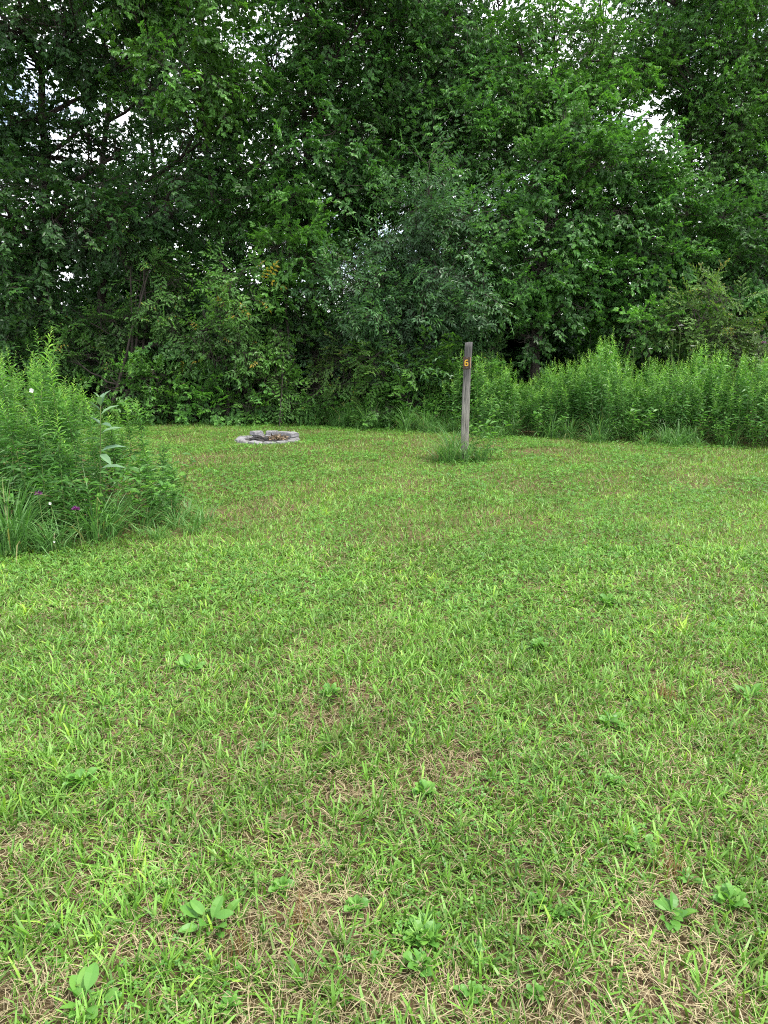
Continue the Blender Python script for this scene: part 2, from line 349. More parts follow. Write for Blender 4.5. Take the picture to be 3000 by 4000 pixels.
def spray(kind, seed):
    """one leafy twig about 0.5 m long along +X"""
    r = np.random.default_rng(seed); B = Buf()
    def put(pos, axis, l, wd, fold=.25, droop=.2, t=.5):
        v, q = leaf4(l, wd, fold, droop)
        M = frames(np.array([axis]), np.array([r.normal(0, .35)]))
        B.add(v @ M[0].T + pos, q, t)
    def twig(a, b, rad):
        v, q = tube(np.array([a, (np.array(a) + b) / 2 + r.normal(0, .01, 3), b]), [rad, rad * .8, rad * .4], 3); B.add(v, q, .3, 1)
    if kind in ('broad', 'small', 'droop'):
        Lt = {'broad': .5, 'droop': .62, 'small': .42}[kind]; ns = {'broad': 6, 'droop': 6, 'small': 9}[kind]
        ll, lw = {'broad': (.086, .056), 'droop': (.090, .040), 'small': (.038, .026)}[kind]
        main = lambda s: np.array([Lt * s, .06 * math.sin(s * 3 + seed), -.22 * Lt * s * s if kind != 'droop' else -.55 * Lt * s * s])
        twig(main(0), main(1), .004)
        for k in range(ns):
            s = .12 + .85 * k / (ns - 1); side = 1 if k % 2 else -1; L2 = (.20 - .10 * s) * r.uniform(.7, 1.3)
            a = main(s); dr = np.array([.7, side * .8, r.normal(-.05, .25)]); dr /= np.linalg.norm(dr); b = a + dr * L2; twig(a, b, .002)
            m = {'broad': 8, 'droop': 9, 'small': 13}[kind]
            for i in range(m):
                u = (i + .6) / m; sd = 1 if i % 2 else -1
                ax = dr + np.array([-dr[1], dr[0], 0]) * sd * .8 + r.normal(0, .25, 3) + (0, 0, -.55 if kind == 'droop' else -.2)
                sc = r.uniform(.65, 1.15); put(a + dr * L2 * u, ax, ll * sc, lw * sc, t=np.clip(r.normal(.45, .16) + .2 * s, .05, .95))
        for i in range(3): put(main(1), np.array([1, r.normal(0, .6), r.normal(0, .3)]), ll * .8, lw * .8, t=.8)
    else:                                                    # compound leaves
        Lt = .45
        main = lambda s: np.array([Lt * s, 0.04 * math.sin(seed + 4 * s), -.12 * s * s])
        twig(main(0), main(1), .004)
        for k in range(7):
            s = .15 + .85 * k / 6; az = k * 2.4; out = np.array([.65, math.cos(az) * .8, math.sin(az) * .6 + .1]); out /= np.linalg.norm(out)
            a = main(s); rl = r.uniform(.16, .24); b = a + out * rl + (0, 0, -.05); twig(a, b, .0015)
            sdv = np.cross(out, (0, 0, 1)); sdv /= np.linalg.norm(sdv)
            tt = np.clip(r.normal(.45, .16), .05, .95)
            for i in range(3):
                p = a + (b - a) * (.35 + .28 * i)
                for sg in (1, -1): put(p, sdv * sg * .85 + out * .45 + (0, 0, -.25) + r.normal(0, .08, 3), r.uniform(.06, .088), .036, t=tt)
            put(b, out + (0, 0, -.3), .09, .04, t=tt)
    return B.out()
SPR = {k: [spray(k, i * 7 + 3) for i in range(7)] for k in ('broad', 'small', 'droop', 'ash')}

# holes of the canopy where the sky shows: (px, py, rx, ry, strength)
GAPS = [(140, 270, 110, 75, .86), (290, 390, 105, 52, .86), (480, 440, 78, 64, .95), (575, 550, 72, 52, .9), (660, 600, 50, 35, .8), (1030, 180, 60, 45, .75), (1000, 310, 50, 40, .5),
        (420, 700, 80, 25, .6), (200, 540, 90, 45, .45), (60, 380, 70, 70, .6), (930, 700, 100, 30, .5), (950, 560, 90, 30, .4), (80, 800, 50, 30, .5), (960, 765, 40, 30, .5),
        (340, 580, 70, 45, .5), (560, 710, 50, 25, .6), (2500, 420, 120, 85, .98), (2590, 500, 100, 110, .98), (2660, 600, 95, 70, .98), (2585, 330, 60, 60, .6), (2390, 430, 70, 30, .7),
        (2230, 190, 50, 60, .75), (2080, 250, 60, 30, .5), (1990, 10, 110, 70, .85), (2390, 20, 90, 90, .97), (2760, 220, 70, 50, .65), (2950, 60, 50, 40, .5), (2830, 380, 40, 40, .4),
        (1210, 480, 60, 30, .4), (1180, 900, 40, 30, .4), (940, 980, 30, 30, .3), (2150, 700, 50, 30, .4), (2350, 1010, 60, 60, .4), (2680, 640, 80, 25, .5), (170, 30, 60, 50, .5)]
def gapmask(p, k=1.0):
    u, v = proj(p); keep = np.ones(len(p), bool)
    rr = rng.random(len(p))
    for gx, gy, rx, ry, s in GAPS:
        e = ((u - gx) / rx) ** 2 + ((v - gy) / ry) ** 2
        keep &= ~((e < 1.15) & (rr < s * k))
    return keep

def lobes_px(Y, *ls, back=True):
    """(px, py, radius m[, flat, dY, density])"""
    out = []
    if back and 13 < Y < 14.8: Y += .65
    for l in ls:
        px, py, r = l[:3]; fl = l[3] if len(l) > 3 else .8; dy = l[4] if len(l) > 4 else 0; de = l[5] if len(l) > 5 else 1
        out.append((P(px, py, Y + dy), np.array([r, r * .85, r * fl]), de))
    return out
TREES = []
def tree(name, label, cat, basepx, Y, lobes, kind, mat, dens=1.0, r0=.14, size=1.0, seed=0, gaps=1.0, trunks=1, group=None, droop=-.1, parts=('trunk', 'crown'), hmax=None, twigs=True, dt=0.0):
    g = np.random.default_rng(seed + 100)
    bx = P(basepx, 1500, Y)[0]; base = np.array([bx, Y, float(gz(bx, Y)) - .05])
    root = empty(name, tuple(base)); tag(root, label, cat, group)
    W = Buf(); F = Buf()
    cs = np.array([l[0] for l in lobes]); top = cs[:, 2].max()
    forks = []
    for k in range(trunks):
        b0 = base + (g.normal(0, .12 * (trunks > 1), 3) * (1, 1, 0)); tgt = cs.mean(0) if trunks == 1 else cs[g.integers(len(cs))]
        tgt = np.array([tgt[0] * .7 + b0[0] * .3, tgt[1] * .7 + b0[1] * .3, max(.3, top * .8)])
        mid = (b0 + tgt) / 2 + g.normal(0, .12, 3) * (1, 1, 0) * (top * .3)
        path = bez(b0, mid, tgt, 12); path[1:-1] += g.normal(0, .02 * min(1, top / 4), (10, 3))
        v, q = tube(path, np.linspace(r0, r0 * .25, 12) * np.where(np.arange(12) == 0, 1.35, 1), 8 if r0 > .08 else 5, .05); W.add(v, q)
        forks.append((path, np.linspace(r0, r0 * .25, 12)))
    for c, rad, de in lobes:
        path, rr = forks[g.integers(len(forks))]
        z = c[2] - .45 * np.hypot(*(c[:2] - path[:, :2].mean(0))) - .3 * rad[2]
        i = int(np.clip(np.searchsorted(path[:, 2], z), 1, 10)); a = path[i]
        cc = (a + c) / 2 + (0, 0, -.08 * np.linalg.norm(c - a)) + g.normal(0, .08, 3) * np.linalg.norm(c - a) * .5
        lp = bez(a, cc, c, 8); lp[1:-1] += g.normal(0, .015, (6, 3)); v, q = tube(lp, np.linspace(rr[i] * .62, max(.008, r0 * .10), 8), 6); W.add(v, q)
        area = rad[0] * rad[2]; n = int(dens * de * 95 * area / (size ** 2)) + 3
        ph = g.uniform(0, 6.28, 4); ks = max(4, int(8 * rad[0] ** 1.4))
        sc = g.normal(0, 1, (ks, 3)); sc /= np.linalg.norm(sc, axis=1, keepdims=True)
        sc *= (1 + .22 * np.sin(3 * sc[:, :1] + ph[0]) * np.sin(4 * sc[:, 2:] + ph[1])) * (g.uniform(.25, 1, (ks, 1)) ** .6)
        sc = c + sc * rad * .88
        own = g.integers(0, ks, n); sp = .27 + .10 * (rad[0] < .5)
        pos = sc[own] + g.normal(0, 1, (n, 3)) * rad * sp * np.array([1, 1, .62])
        loose = g.random(n) < .16; lu = g.normal(0, 1, (n, 3)); lu /= np.linalg.norm(lu, axis=1, keepdims=True)
        pos = np.where(loose[:, None], c + lu * rad * g.uniform(.3, 1.05, (n, 1)), pos)
        u = (pos - c) / rad; fr = np.linalg.norm(u, axis=1); u = u / (fr[:, None] + 1e-6); fr = np.clip(fr, 0, 1.3)
        # secondary boughs inside the lobe
        for s_ in sc:
            a2 = lp[g.integers(4, 8)]; v, q = tube(bez(a2, (a2 + s_) / 2 + g.normal(0, .06, 3), s_, 5), np.linspace(max(.01, r0 * .14), .006, 5), 4); W.add(v, q)
        ok = (pos[:, 2] > .12)
        if gaps: ok &= gapmask(pos, gaps)
        pos, u = pos[ok], u[ok]; n = len(pos)
        if n == 0: continue
        near = np.argmin(((pos[:, None] - sc[None]) ** 2).sum(-1), 1)
        ax = u * .8 + g.normal(0, .45, (n, 3)) + (0, 0, droop)
        for j in range(n):
            if not twigs: break
            s_ = sc[near[j]]; e = pos[j]
            v, q = tube(np.array([s_ + (e - s_) * .1, (s_ + e) / 2 + (0, 0, -.03), e]), [.006, .005, .003], 3); W.add(v, q)
        typ = g.integers(0, 7, n)
        for k in range(7):
            m_ = typ == k
            if not m_.any(): continue
            tv, tq, tt, tm = SPR[kind][k]
            s = size * g.uniform(.75, 1.2, m_.sum())
            M = frames(ax[m_], g.normal(0, .5, m_.sum())) * s[:, None, None]
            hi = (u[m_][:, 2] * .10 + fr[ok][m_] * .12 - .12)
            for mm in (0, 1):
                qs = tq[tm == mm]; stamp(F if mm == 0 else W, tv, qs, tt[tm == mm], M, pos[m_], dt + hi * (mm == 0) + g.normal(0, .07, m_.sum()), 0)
    for b in (W, F):
        b.v = [v - base for v in b.v]
    link(parts[0], W.mesh(parts[0], [M_bark]), root); link(parts[1], F.mesh(parts[1], [mat]), root)
    global NLEAF; NLEAF += len(np.concatenate(F.q)); TREES.append(root)
    return root
NLEAF = 0

LP = lobes_px
# ---- tall trees of the wood edge, left to right
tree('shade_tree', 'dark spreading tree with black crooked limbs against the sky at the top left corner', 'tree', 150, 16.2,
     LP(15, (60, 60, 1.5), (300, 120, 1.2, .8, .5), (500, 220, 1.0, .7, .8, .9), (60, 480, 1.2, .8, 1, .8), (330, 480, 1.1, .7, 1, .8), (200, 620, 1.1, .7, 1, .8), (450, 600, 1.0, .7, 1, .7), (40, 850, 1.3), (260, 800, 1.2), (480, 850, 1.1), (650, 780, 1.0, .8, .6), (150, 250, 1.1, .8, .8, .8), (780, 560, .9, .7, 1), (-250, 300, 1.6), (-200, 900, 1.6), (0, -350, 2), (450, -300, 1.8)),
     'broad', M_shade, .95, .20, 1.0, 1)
tree('leaning_tree', 'thin crowned tree whose dark trunk shows below the left sky gaps', 'tree', 420, 18.6,
     LP(18.3, (420, 180, 1.3, .8, 0, .8), (520, 800, 1.4, .8, 0, .8), (300, 950, 1.5), (720, 720, 1.3, .8, 0, .7), (650, 300, 1.4, .8, 0, .8), (500, -200, 2)), 'broad', M_shade, .8, .16, 1.1, 2)
tree('bright_tree', 'bright leaved tree hanging light green drooping boughs over the left of the wood', 'tree', 980, 16.9,
     LP(13.6, (420, 330, .5, .7, 1.2, .6), (560, 330, .4, .6, .8, .7), (500, 20, .55, .6), (680, 130, .6, .7), (740, 270, .65, .7, -.2), (800, 20, .7), (860, 210, .45), (800, 380, .55, .7, .1), (700, 400, .3, .6), (930, 330, .4), (700, -250, 1.2)),
     'broad', M_bright, 1.15, .08, 1.0, 3, gaps=.8)
tree('forked_tree', 'tall forked tree with a bent bare limb just right of the bright leaved tree', 'tree', 1240, 16.4,
     LP(15.6, (1200, 60, 1.1), (1330, 220, 1.1), (1420, 60, 1.2), (1250, 420, 1.2, .8, 0, .95), (1380, 560, 1.1), (1100, 640, 1.2, .8, 0, .8), (1300, 760, 1.2), (1000, 860, 1.1, .8, .6), (850, 620, .9, .7, .8, .85), (980, 420, .9, .8, .6, .85), (1060, 300, .9, .8, .5, .9), (1000, 760, .9), (1300, -250, 2)),
     'broad', M_deep, 1.0, .17, 1.0, 4)
tree('broad_crowned_tree', 'tall dense tree with a broad fine leaved crown at the top centre', 'tree', 1640, 17.2,
     LP(16.4, (1580, 60, 1.3), (1780, 80, 1.3), (1560, 330, 1.3), (1780, 330, 1.3), (1670, 560, 1.3), (1880, 560, 1.1), (1480, 640, 1.1), (1650, 780, 1.2), (1650, -250, 2.2), (1900, 250, 1.0)),
     'droop', M_deep, 1.15, .18, 1.0, 5)
tree('drooping_tree', 'tall tree of hanging yellowish green boughs below the patch of blue sky at the top', 'tree', 2080, 17.6,
     LP(16.8, (2030, 190, 1.0), (2180, 60, .9), (2150, 330, 1.1), (2320, 190, 1.0), (2000, 430, 1.1), (2250, 420, 1.0), (2400, 250, .9), (2120, 600, 1.1), (2330, 560, 1.0)),
     'droop', M_bright, 1.1, .16, 1.0, 6)
tree('vine_draped_tree', 'dark vine draped tree standing above the large sky gap on the right', 'tree', 2590, 18.5,
     LP(17.8, (2560, 90, 1.1), (2650, 250, .9), (2520, 230, .8), (2720, 60, 1.0), (2620, 420, .45, 1.2, 0, .6), (2740, 420, .7), (2600, -250, 1.8)), 'droop', M_deep, 1.0, .17, 1.0, 7, gaps=.9)
tree('tall_tree', 'tall airy tree at the top right corner with sky sparkling through its crown', 'tree', 2880, 18.0,
     LP(17.2, (2850, 230, 1.2, .8, 0, .95), (2980, 330, 1.2), (2700, 330, .8, .8, 0, .8), (2800, 500, 1.1), (2930, 560, 1.1), (3060, 100, 1.3, .8, 0, .8), (2850, 720, 1.2), (3050, 720, 1.3), (3200, 400, 1.8), (2950, -200, 1.8, .8, 0, .7)),
     'droop', M_bright, 1.0, .18, 1.0, 8, dt=-.1)
# ---- rear row seen through the gaps
for bp, sd, nm, lb in [(-150, 21, 'left edge', 0), (620, 22, '', 0), (1080, 23, '', 0), (1500, 24, '', 0), (1950, 25, '', 0), (2330, 26, '', 0), (2760, 27, '', 0), (3150, 28, '', 0)]:
    lab = {-150: 'dark rear tree mostly hidden behind the crooked limbed tree at the left edge', 620: 'shaded rear tree in the dark behind the arching thorny shrub',
           1080: 'shaded rear tree in the dark behind the forked tree', 1500: 'shaded rear tree behind the tall fine leaved crown', 1950: 'shaded rear tree behind the grey green leaved tree',
           2330: 'shaded rear tree behind the tall shrubby tree right of the post', 2760: 'shaded rear tree behind the olive shrub on the right', 3150: 'shaded rear tree at the far right edge'}[bp]
    top = 650 if bp in (-150, 620, 2330, 2760) else 200
    ls = [(bp + dx, py, 1.7, .8, dy, .9) for dx, py, dy in ((-150, 1250, 0), (130, 1180, .5), (-60, 980, 0), (160, 900, .5), (-180, 850, .8))]
    if bp in (-150, 620, 2760, 3150): ls += [(bp + dx, py, 1.4, .8, 0, .8) for dx, py in ((120, 650), (-100, 600), (60, 420), (-120, 250), (100, 100), (-60, -50))]
    else: ls += [(bp + dx, py, 1.6, .8, 0, .8) for dx, py in ((0, 650), (-120, 480), (120, 400), (0, 180), (0, -150))]
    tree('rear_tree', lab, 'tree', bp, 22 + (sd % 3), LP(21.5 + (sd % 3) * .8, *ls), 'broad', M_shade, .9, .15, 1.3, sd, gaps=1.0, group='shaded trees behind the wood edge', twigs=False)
# ---- understorey of the wood edge
tree('shaded_shrub', 'dark broad leaved shrub in shade at the left edge above the goldenrod', 'shrub', 20, 15.4, LP(15, (60, 1000, 1.1), (-60, 1200, 1.3), (130, 1150, .8), (30, 1380, 1.0)), 'broad', M_shade, 1.0, .06, 1.0, 31, trunks=3, parts=('stem', 'foliage'))
tree('thorny_shrub', 'tall arching shrub of tiny leaves on the left with hanging sprays', 'shrub', 480, 14.8,
     LP(14.3, (430, 880, .32), (470, 1000, .55), (560, 1080, .55), (620, 1180, .55), (300, 1220, .6), (220, 1350, .55), (430, 1260, .6), (560, 1330, .55), (700, 1290, .5), (400, 1420, .5, 1, .1, .7), (250, 1500, .4, 1.2, 0, .6), (640, 1450, .4, 1.1, .1, .6), (700, 1090, .3)),
     'small', M_small, 1.35, .04, 1.0, 32, trunks=5, droop=-.35, gaps=.3, parts=('stem', 'foliage'))
tree('compound_leaved_sapling', 'light green sapling with long paired leaflets hanging left of the fire ring', 'tree', 880, 14.5,
     LP(13.7, (930, 1080, .28, 1.2), (890, 1180, .42), (960, 1230, .35), (830, 1280, .5), (930, 1340, .45), (780, 1370, .4, .9, 0, .8)), 'ash', M_small, 1.5, .035, 1.1, 33, trunks=2, droop=-.5, gaps=0, dt=.15)
tree('slender_sapling', 'slender sapling of glossy broad leaves rising above the fire ring', 'tree', 1120, 14.8,
     LP(14.2, (1120, 790, .35, 1.1), (1140, 900, .5), (1090, 1010, .55), (1220, 1000, .45), (1250, 1030, .35), (1040, 1120, .6), (1160, 1140, .6)), 'broad', M_bright, 1.25, .05, 1.0, 34, gaps=.3, dt=-.08)
tree('grey_green_tree', 'wide grey green tree of compound leaves filling the middle behind the post', 'tree', 1640, 14.6,
     LP(13.6, (1680, 680, .3, 1.1), (1880, 830, .42, .9), (1760, 790, .5), (1620, 800, .35), (1660, 880, .6), (1810, 930, .55), (1510, 980, .4), (1690, 1010, .85), (1560, 1130, .8), (1420, 1080, .6), (1780, 1160, .7), (1850, 1060, .45), (1470, 1250, .5), (1640, 1260, .7), (1760, 1330, .55), (1350, 1130, .45, .8, .4), (1580, 1370, .5), (1700, 1440, .4)),
     'ash', M_grey, 1.5, .09, 1.12, 35, gaps=.2, droop=-.15)
tree('dark_leaved_tree', 'deep green tree right of the post with bright upright shoots at its top', 'tree', 2060, 14.9,
     LP(14, (2200, 450, .3, 1.6), (2260, 520, .35, 1.2), (2200, 620, .6), (2080, 700, .65), (2330, 640, .55), (2000, 850, .75), (2180, 830, .8), (2050, 1010, .7), (2200, 1030, .7), (1960, 1120, .6), (2120, 1180, .7), (2230, 1180, .5), (2060, 1310, .35, 1.2, 0, .8), (1930, 1250, .5, .8, .3)),
     'broad', M_deep, 1.35, .09, .95, 36, gaps=.3, dt=.12)
tree('rounded_tree', 'rounded deep green tree between the dark leaved tree and the right edge', 'tree', 2450, 15.6,
     LP(14.6, (2400, 600, .7), (2520, 680, .7), (2440, 800, .9), (2600, 790, .75), (2360, 900, .8), (2560, 930, .85), (2450, 1050, .85), (2330, 1100, .7), (2620, 1040, .55), (2400, 1220, .7), (2530, 1200, .7)),
     'broad', M_deep, 1.3, .10, 1.0, 37, gaps=.3, dt=.08)
tree('shaded_tree', 'dark rounded tree in shade at the right edge above the olive shrub', 'tree', 2880, 16.4,
     LP(15.6, (2880, 1000, 1.0), (2760, 880, .9), (3000, 850, 1.1), (3000, 1060, .9), (2720, 1120, .8), (2650, 980, .8, .8, .4), (3120, 1250, 1.1), (2850, 1230, .8)), 'broad', M_deep, 1.1, .10, 1.0, 38, gaps=.4)
tree('olive_shrub', 'olive yellow tipped shrub behind the goldenrod at the right edge', 'shrub', 2870, 13.6,
     LP(13.1, (2790, 1140, .35), (2840, 1210, .45), (2730, 1220, .35), (2900, 1310, .6), (2980, 1290, .35), (2800, 1330, .5), (2680, 1300, .3), (2960, 1400, .5), (2640, 1250, .18, 2), (2700, 1250, .15, 2)),
     'small', M_olive, 1.5, .03, 1.0, 39, trunks=5, gaps=0, parts=('stem', 'foliage'))
tree('honeysuckle_shrub', 'bluish green rounded shrub behind the fire ring', 'shrub', 1260, 14.9,
     LP(14.5, (1250, 1240, .55), (1330, 1300, .5), (1180, 1330, .5), (1280, 1390, .5), (1420, 1330, .4)), 'small', M_grey, 1.4, .03, 1.1, 40, trunks=4, gaps=0, parts=('stem', 'foliage'))
tree('vine_covered_bush', 'low olive brown bush smothered in vines between fire ring and post', 'shrub', 1400, 14.3,
     LP(13.9, (1380, 1420, .45), (1500, 1440, .45), (1280, 1480, .4), (1590, 1490, .4), (1430, 1520, .4), (1330, 1380, .3)), 'small', M_olive, 1.35, .02, .9, 41, trunks=5, droop=-.4, gaps=0, parts=('stem', 'foliage'), dt=-.08)
tree('hanging_vine', 'bright yellow green vine cascading over the shrubs above the fire ring', 'vine', 1100, 14.1,
     LP(13.8, (1085, 1300, .16, 1.4), (1100, 1350, .2), (1140, 1390, .2), (1120, 1450, .14, 1.8, 0, .8), (1060, 1340, .12)), 'droop', M_vine, 1.8, .012, .6, 42, trunks=3, droop=-.8, gaps=0, parts=('stem', 'foliage'))
tree('low_shrub', 'low dark shrub with glossy leaves at the foot of the light green sapling', 'shrub', 900, 14.8,
     LP(14.5, (900, 1560, .4), (980, 1500, .4), (830, 1500, .4), (760, 1570, .35), (1020, 1590, .3), (650, 1590, .3), (860, 1400, .4), back=False), 'broad', M_deep, 1.1, .02, .8, 43, trunks=5, gaps=0, parts=('stem', 'foliage'), dt=.1)
tree('bramble', 'tangled bramble reaching out of the shade behind the post', 'shrub', 1760, 14.2,
     LP(13.9, (1700, 1380, .4), (1800, 1420, .35), (1620, 1400, .35), (1900, 1380, .35), (1560, 1340, .3)), 'small', M_small, 1.2, .02, 1.0, 44, trunks=5, gaps=0, parts=('stem', 'foliage'))
tree('low_rose_shrub', 'low arching shrub of small leaves at the foot of the tall thorny one', 'shrub', 420, 14.9,
     LP(14.7, (330, 1560, .35), (450, 1520, .35), (560, 1580, .35), (240, 1600, .3), (500, 1610, .25), (620, 1540, .3), back=False), 'small', M_deep, 1.3, .02, .9, 46, trunks=5, gaps=0, parts=('stem', 'foliage'), dt=.15)
tree('low_tangle_shrub', 'low tangled shrub of small leaves directly behind the fire ring', 'shrub', 1180, 14.6,
     LP(14.3, (1120, 1570, .3), (1220, 1540, .35), (1060, 1520, .3), (1310, 1570, .3), (1240, 1600, .25), back=False), 'small', M_small, 1.3, .02, .9, 47, trunks=5, gaps=0, parts=('stem', 'foliage'))
tree('leafy_bush', 'light green leafy bush at the wood edge just left of the post', 'shrub', 1640, 13.9,
     LP(13.7, (1600, 1560, .35), (1700, 1520, .35), (1760, 1580, .3), (1500, 1590, .3), (1660, 1450, .3), back=False), 'broad', M_bright, 1.3, .02, .75, 48, trunks=5, gaps=0, parts=('stem', 'foliage'))
for bp, lb, ls, k, m, sd in [
    (250, 'light green leafy shrub at the wood edge behind the left clump', ((180, 1600, .35), (290, 1560, .4), (90, 1500, .45), (340, 1610, .3)), 'broad', M_bright, 61),
    (720, 'light green leafy shrub at the wood edge, first left of the fire ring', ((700, 1600, .3), (790, 1540, .35), (620, 1480, .45), (850, 1600, .3), (560, 1590, .35), (480, 1500, .4)), 'broad', M_bright, 62),
    (1000, 'yellow green shrub at the wood edge touching the hanging vine', ((960, 1600, .3), (1050, 1450, .35), (1010, 1380, .3), (1110, 1590, .28), (1100, 1500, .25)), 'small', M_vine, 63),
    (1350, 'mid green leafy shrub at the wood edge, first right of the fire ring', ((1330, 1600, .3), (1420, 1560, .35), (1260, 1600, .3), (1480, 1610, .25)), 'broad', M_bright, 64),
    (1540, 'yellow green viny shrub at the wood edge midway from fire ring to post', ((1500, 1480, .35), (1580, 1420, .35), (1640, 1560, .3), (1450, 1400, .3)), 'small', M_vine, 65),
    (1780, 'dense green shrub directly behind the numbered post', ((1740, 1480, .35), (1850, 1440, .4), (1900, 1520, .35), (1680, 1400, .35)), 'broad', M_bright, 66),
    (2560, 'leafy green shrub rising behind the goldenrod right of centre', ((2500, 1290, .35), (2620, 1270, .35)), 'broad', M_bright, 67)]:
    tree('edge_shrub', lb, 'shrub', bp, 14.7 if bp < 1400 else 14.3 if bp < 2000 else 14.4, LP(14.3 if bp < 1400 else 13.8 if bp < 2000 else 14.0, *ls, back=False), k, m, 1.35, .02, .8, sd, trunks=5, gaps=0, parts=('stem', 'foliage'), group='low shrubs along the wood edge', droop=-.2)
tree('dark_thicket_shrub', 'dark shrub in the shade just behind the thorny shrub', 'shrub', 600, 15.8,
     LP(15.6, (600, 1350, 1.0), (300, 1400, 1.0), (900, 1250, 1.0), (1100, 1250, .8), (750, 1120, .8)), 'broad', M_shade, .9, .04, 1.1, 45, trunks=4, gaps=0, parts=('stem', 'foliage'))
print('leaf faces', NLEAF)

# ---- far-off undergrowth closing the view under the trees
def undergrowth():
    F = Buf(); n = 6500
    x = rng.uniform(-17, 17, n); y = rng.uniform(18.5, 27, n); z = rng.random(n) ** .8 * (2.6 + 1.0 * np.sin(x * .7) + .5 * np.sin(x * 1.9))
    pos = np.stack([x, y, z + .1], -1); typ = rng.integers(0, 7, n)
    for k in range(7):
        m_ = typ == k; tv, tq, tt, tm = SPR['broad'][k]
        M = frames(rng.normal(0, 1, (m_.sum(), 3)) * (1, 1, .5), rng.normal(0, .5, m_.sum())) * rng.uniform(1.6, 2.4, m_.sum())[:, None, None]
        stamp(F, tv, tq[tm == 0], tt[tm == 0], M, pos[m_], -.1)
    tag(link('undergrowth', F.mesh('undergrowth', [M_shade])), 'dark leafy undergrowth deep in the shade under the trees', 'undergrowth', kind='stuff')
undergrowth()

# ---------------------------------------------------------------- goldenrod
def goldenrod(h, seed, fine=True, width=1.0):
    g = np.random.default_rng(seed); St = Buf(); Lf = Buf()
    bend = g.normal(0, .06, 2) * h
    pt = lambda s: np.stack([bend[0] * s ** 2, bend[1] * s ** 2, h * s], -1)
    s = np.linspace(0, 1, 7); v, q = tube(pt(s), np.linspace(.0045, .0015, 7), 5); St.add(v, q, .4, 0)
    n = int(h * (66 if fine else 60)); axes = [(pt, 0.10, 1.0, n)]
    for k in range(g.integers(2, 6)):
        s0 = g.uniform(.45, .8); a = g.uniform(0, 6.28); ln = h * g.uniform(.12, .25); p0 = pt(np.array([s0]))[0]
        f = lambda s, p0=p0, a=a, ln=ln: p0 + np.stack([np.cos(a) * .45 * ln * s, np.sin(a) * .45 * ln * s, ln * s ** 1.1], -1)
        v, q = tube(f(np.linspace(0, 1, 4)), np.linspace(.002, .001, 4), 4); St.add(v, q, .4, 0); axes.append((f, 0, .55, int(ln * 110)))
    for f, s_lo, sc, m in axes:
        ss = s_lo + (1 - s_lo) * (np.arange(m) + .5) / m
        az = np.arange(m) * 2.399 + g.uniform(0, 6); P0 = f(ss)
        main = sc == 1.0
        prof = np.interp(ss, [0, .15, .5, .8, .93, 1], [.5, .8, 1, .75, .42, .18]) if main else np.interp(ss, [0, .5, 1], [.8, .7, .3])
        ln = .140 * width * prof * g.uniform(.75, 1.2, m) * sc
        up = np.interp(ss, [0, .5, .85, 1], [-.4, .35, .9, 2.2]) + g.normal(0, .32, m)
        ax = np.stack([np.cos(az), np.sin(az), up], -1)
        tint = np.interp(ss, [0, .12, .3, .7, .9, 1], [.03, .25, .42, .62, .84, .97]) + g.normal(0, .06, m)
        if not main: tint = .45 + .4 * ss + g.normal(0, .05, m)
        M = frames(ax, g.normal(0, .6, m)) * ln[:, None, None]
        tv, tq = leaf6(1, .19, .5, .40) if fine else leaf4(1, .23, .4, .30)
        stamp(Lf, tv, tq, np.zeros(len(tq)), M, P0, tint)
    return St, Lf
def gold_proto(h, seed, fine):
    root = empty('goldenrod', (0, 0, 0)); St, Lf = goldenrod(h, seed, fine)
    link('stem', St.mesh('stem', [M_stem]), root); link('leaves', Lf.mesh('leaves', [M_gold]), root)
    return root
protoN = [gold_proto(1.5, 50 + k, True) for k in range(8)]
protoF = [gold_proto(1.5, 70 + k, False) for k in range(6)]
used = set()
def put_gold(protos, x, y, h, label, group):
    k = int(rng.integers(len(protos))); src = protos[k]
    sc = h / 1.5; sx = .65 + .35 * sc
    z = float(gz(x, y)); rz = rng.uniform(0, 6.28); tl = tuple(rng.normal(0, .07, 2))
    if id(src) not in used:
        used.add(id(src)); r = src; r.location = (x, y, z); r.rotation_euler = (tl[0], tl[1], rz); r.scale = (sx, sx, sc)
        r['label'] = label; r['category'] = 'goldenrod'; r['group'] = group; return r
    return dup(src, (x, y, z), rz, (sx, sx, sc), label, group, tl)
# left clump
TOPX = [-600, -100, 0, 120, 250, 360, 420, 520, 600, 660, 720, 800]; TOPY = [1290, 1310, 1350, 1400, 1430, 1490, 1580, 1650, 1700, 1770, 1890, 2010]
n = 0; tries = 0
def zone_l(x, y, h, px):
    hh = 'knee high' if h < .6 else 'waist high' if h < 1.05 else 'chest high'
    dd = 'front' if y < 5.9 else 'middle' if y < 7.2 else 'back'
    pp = 'near the left edge' if px < 130 else 'left of the milkweed' if px < 400 else 'between milkweed and lawn'
    return f'{hh} goldenrod in the {dd} of the left clump, {pp}'
def zone_r(x, h, d):
    hh = 'shorter' if h < 1.0 else 'mid height' if h < 1.3 else 'tall'
    dd = 'front' if d < .6 else 'inside'
    pp = 'behind the numbered post' if x < 1.6 else 'just right of the post' if x < 3.2 else 'midway from post to right edge' if x < 4.8 else 'toward the right edge'
    return f'{hh} goldenrod at the ' + ('front' if d < .6 else 'back') + f' of the weed bank, {pp}'
spots = []
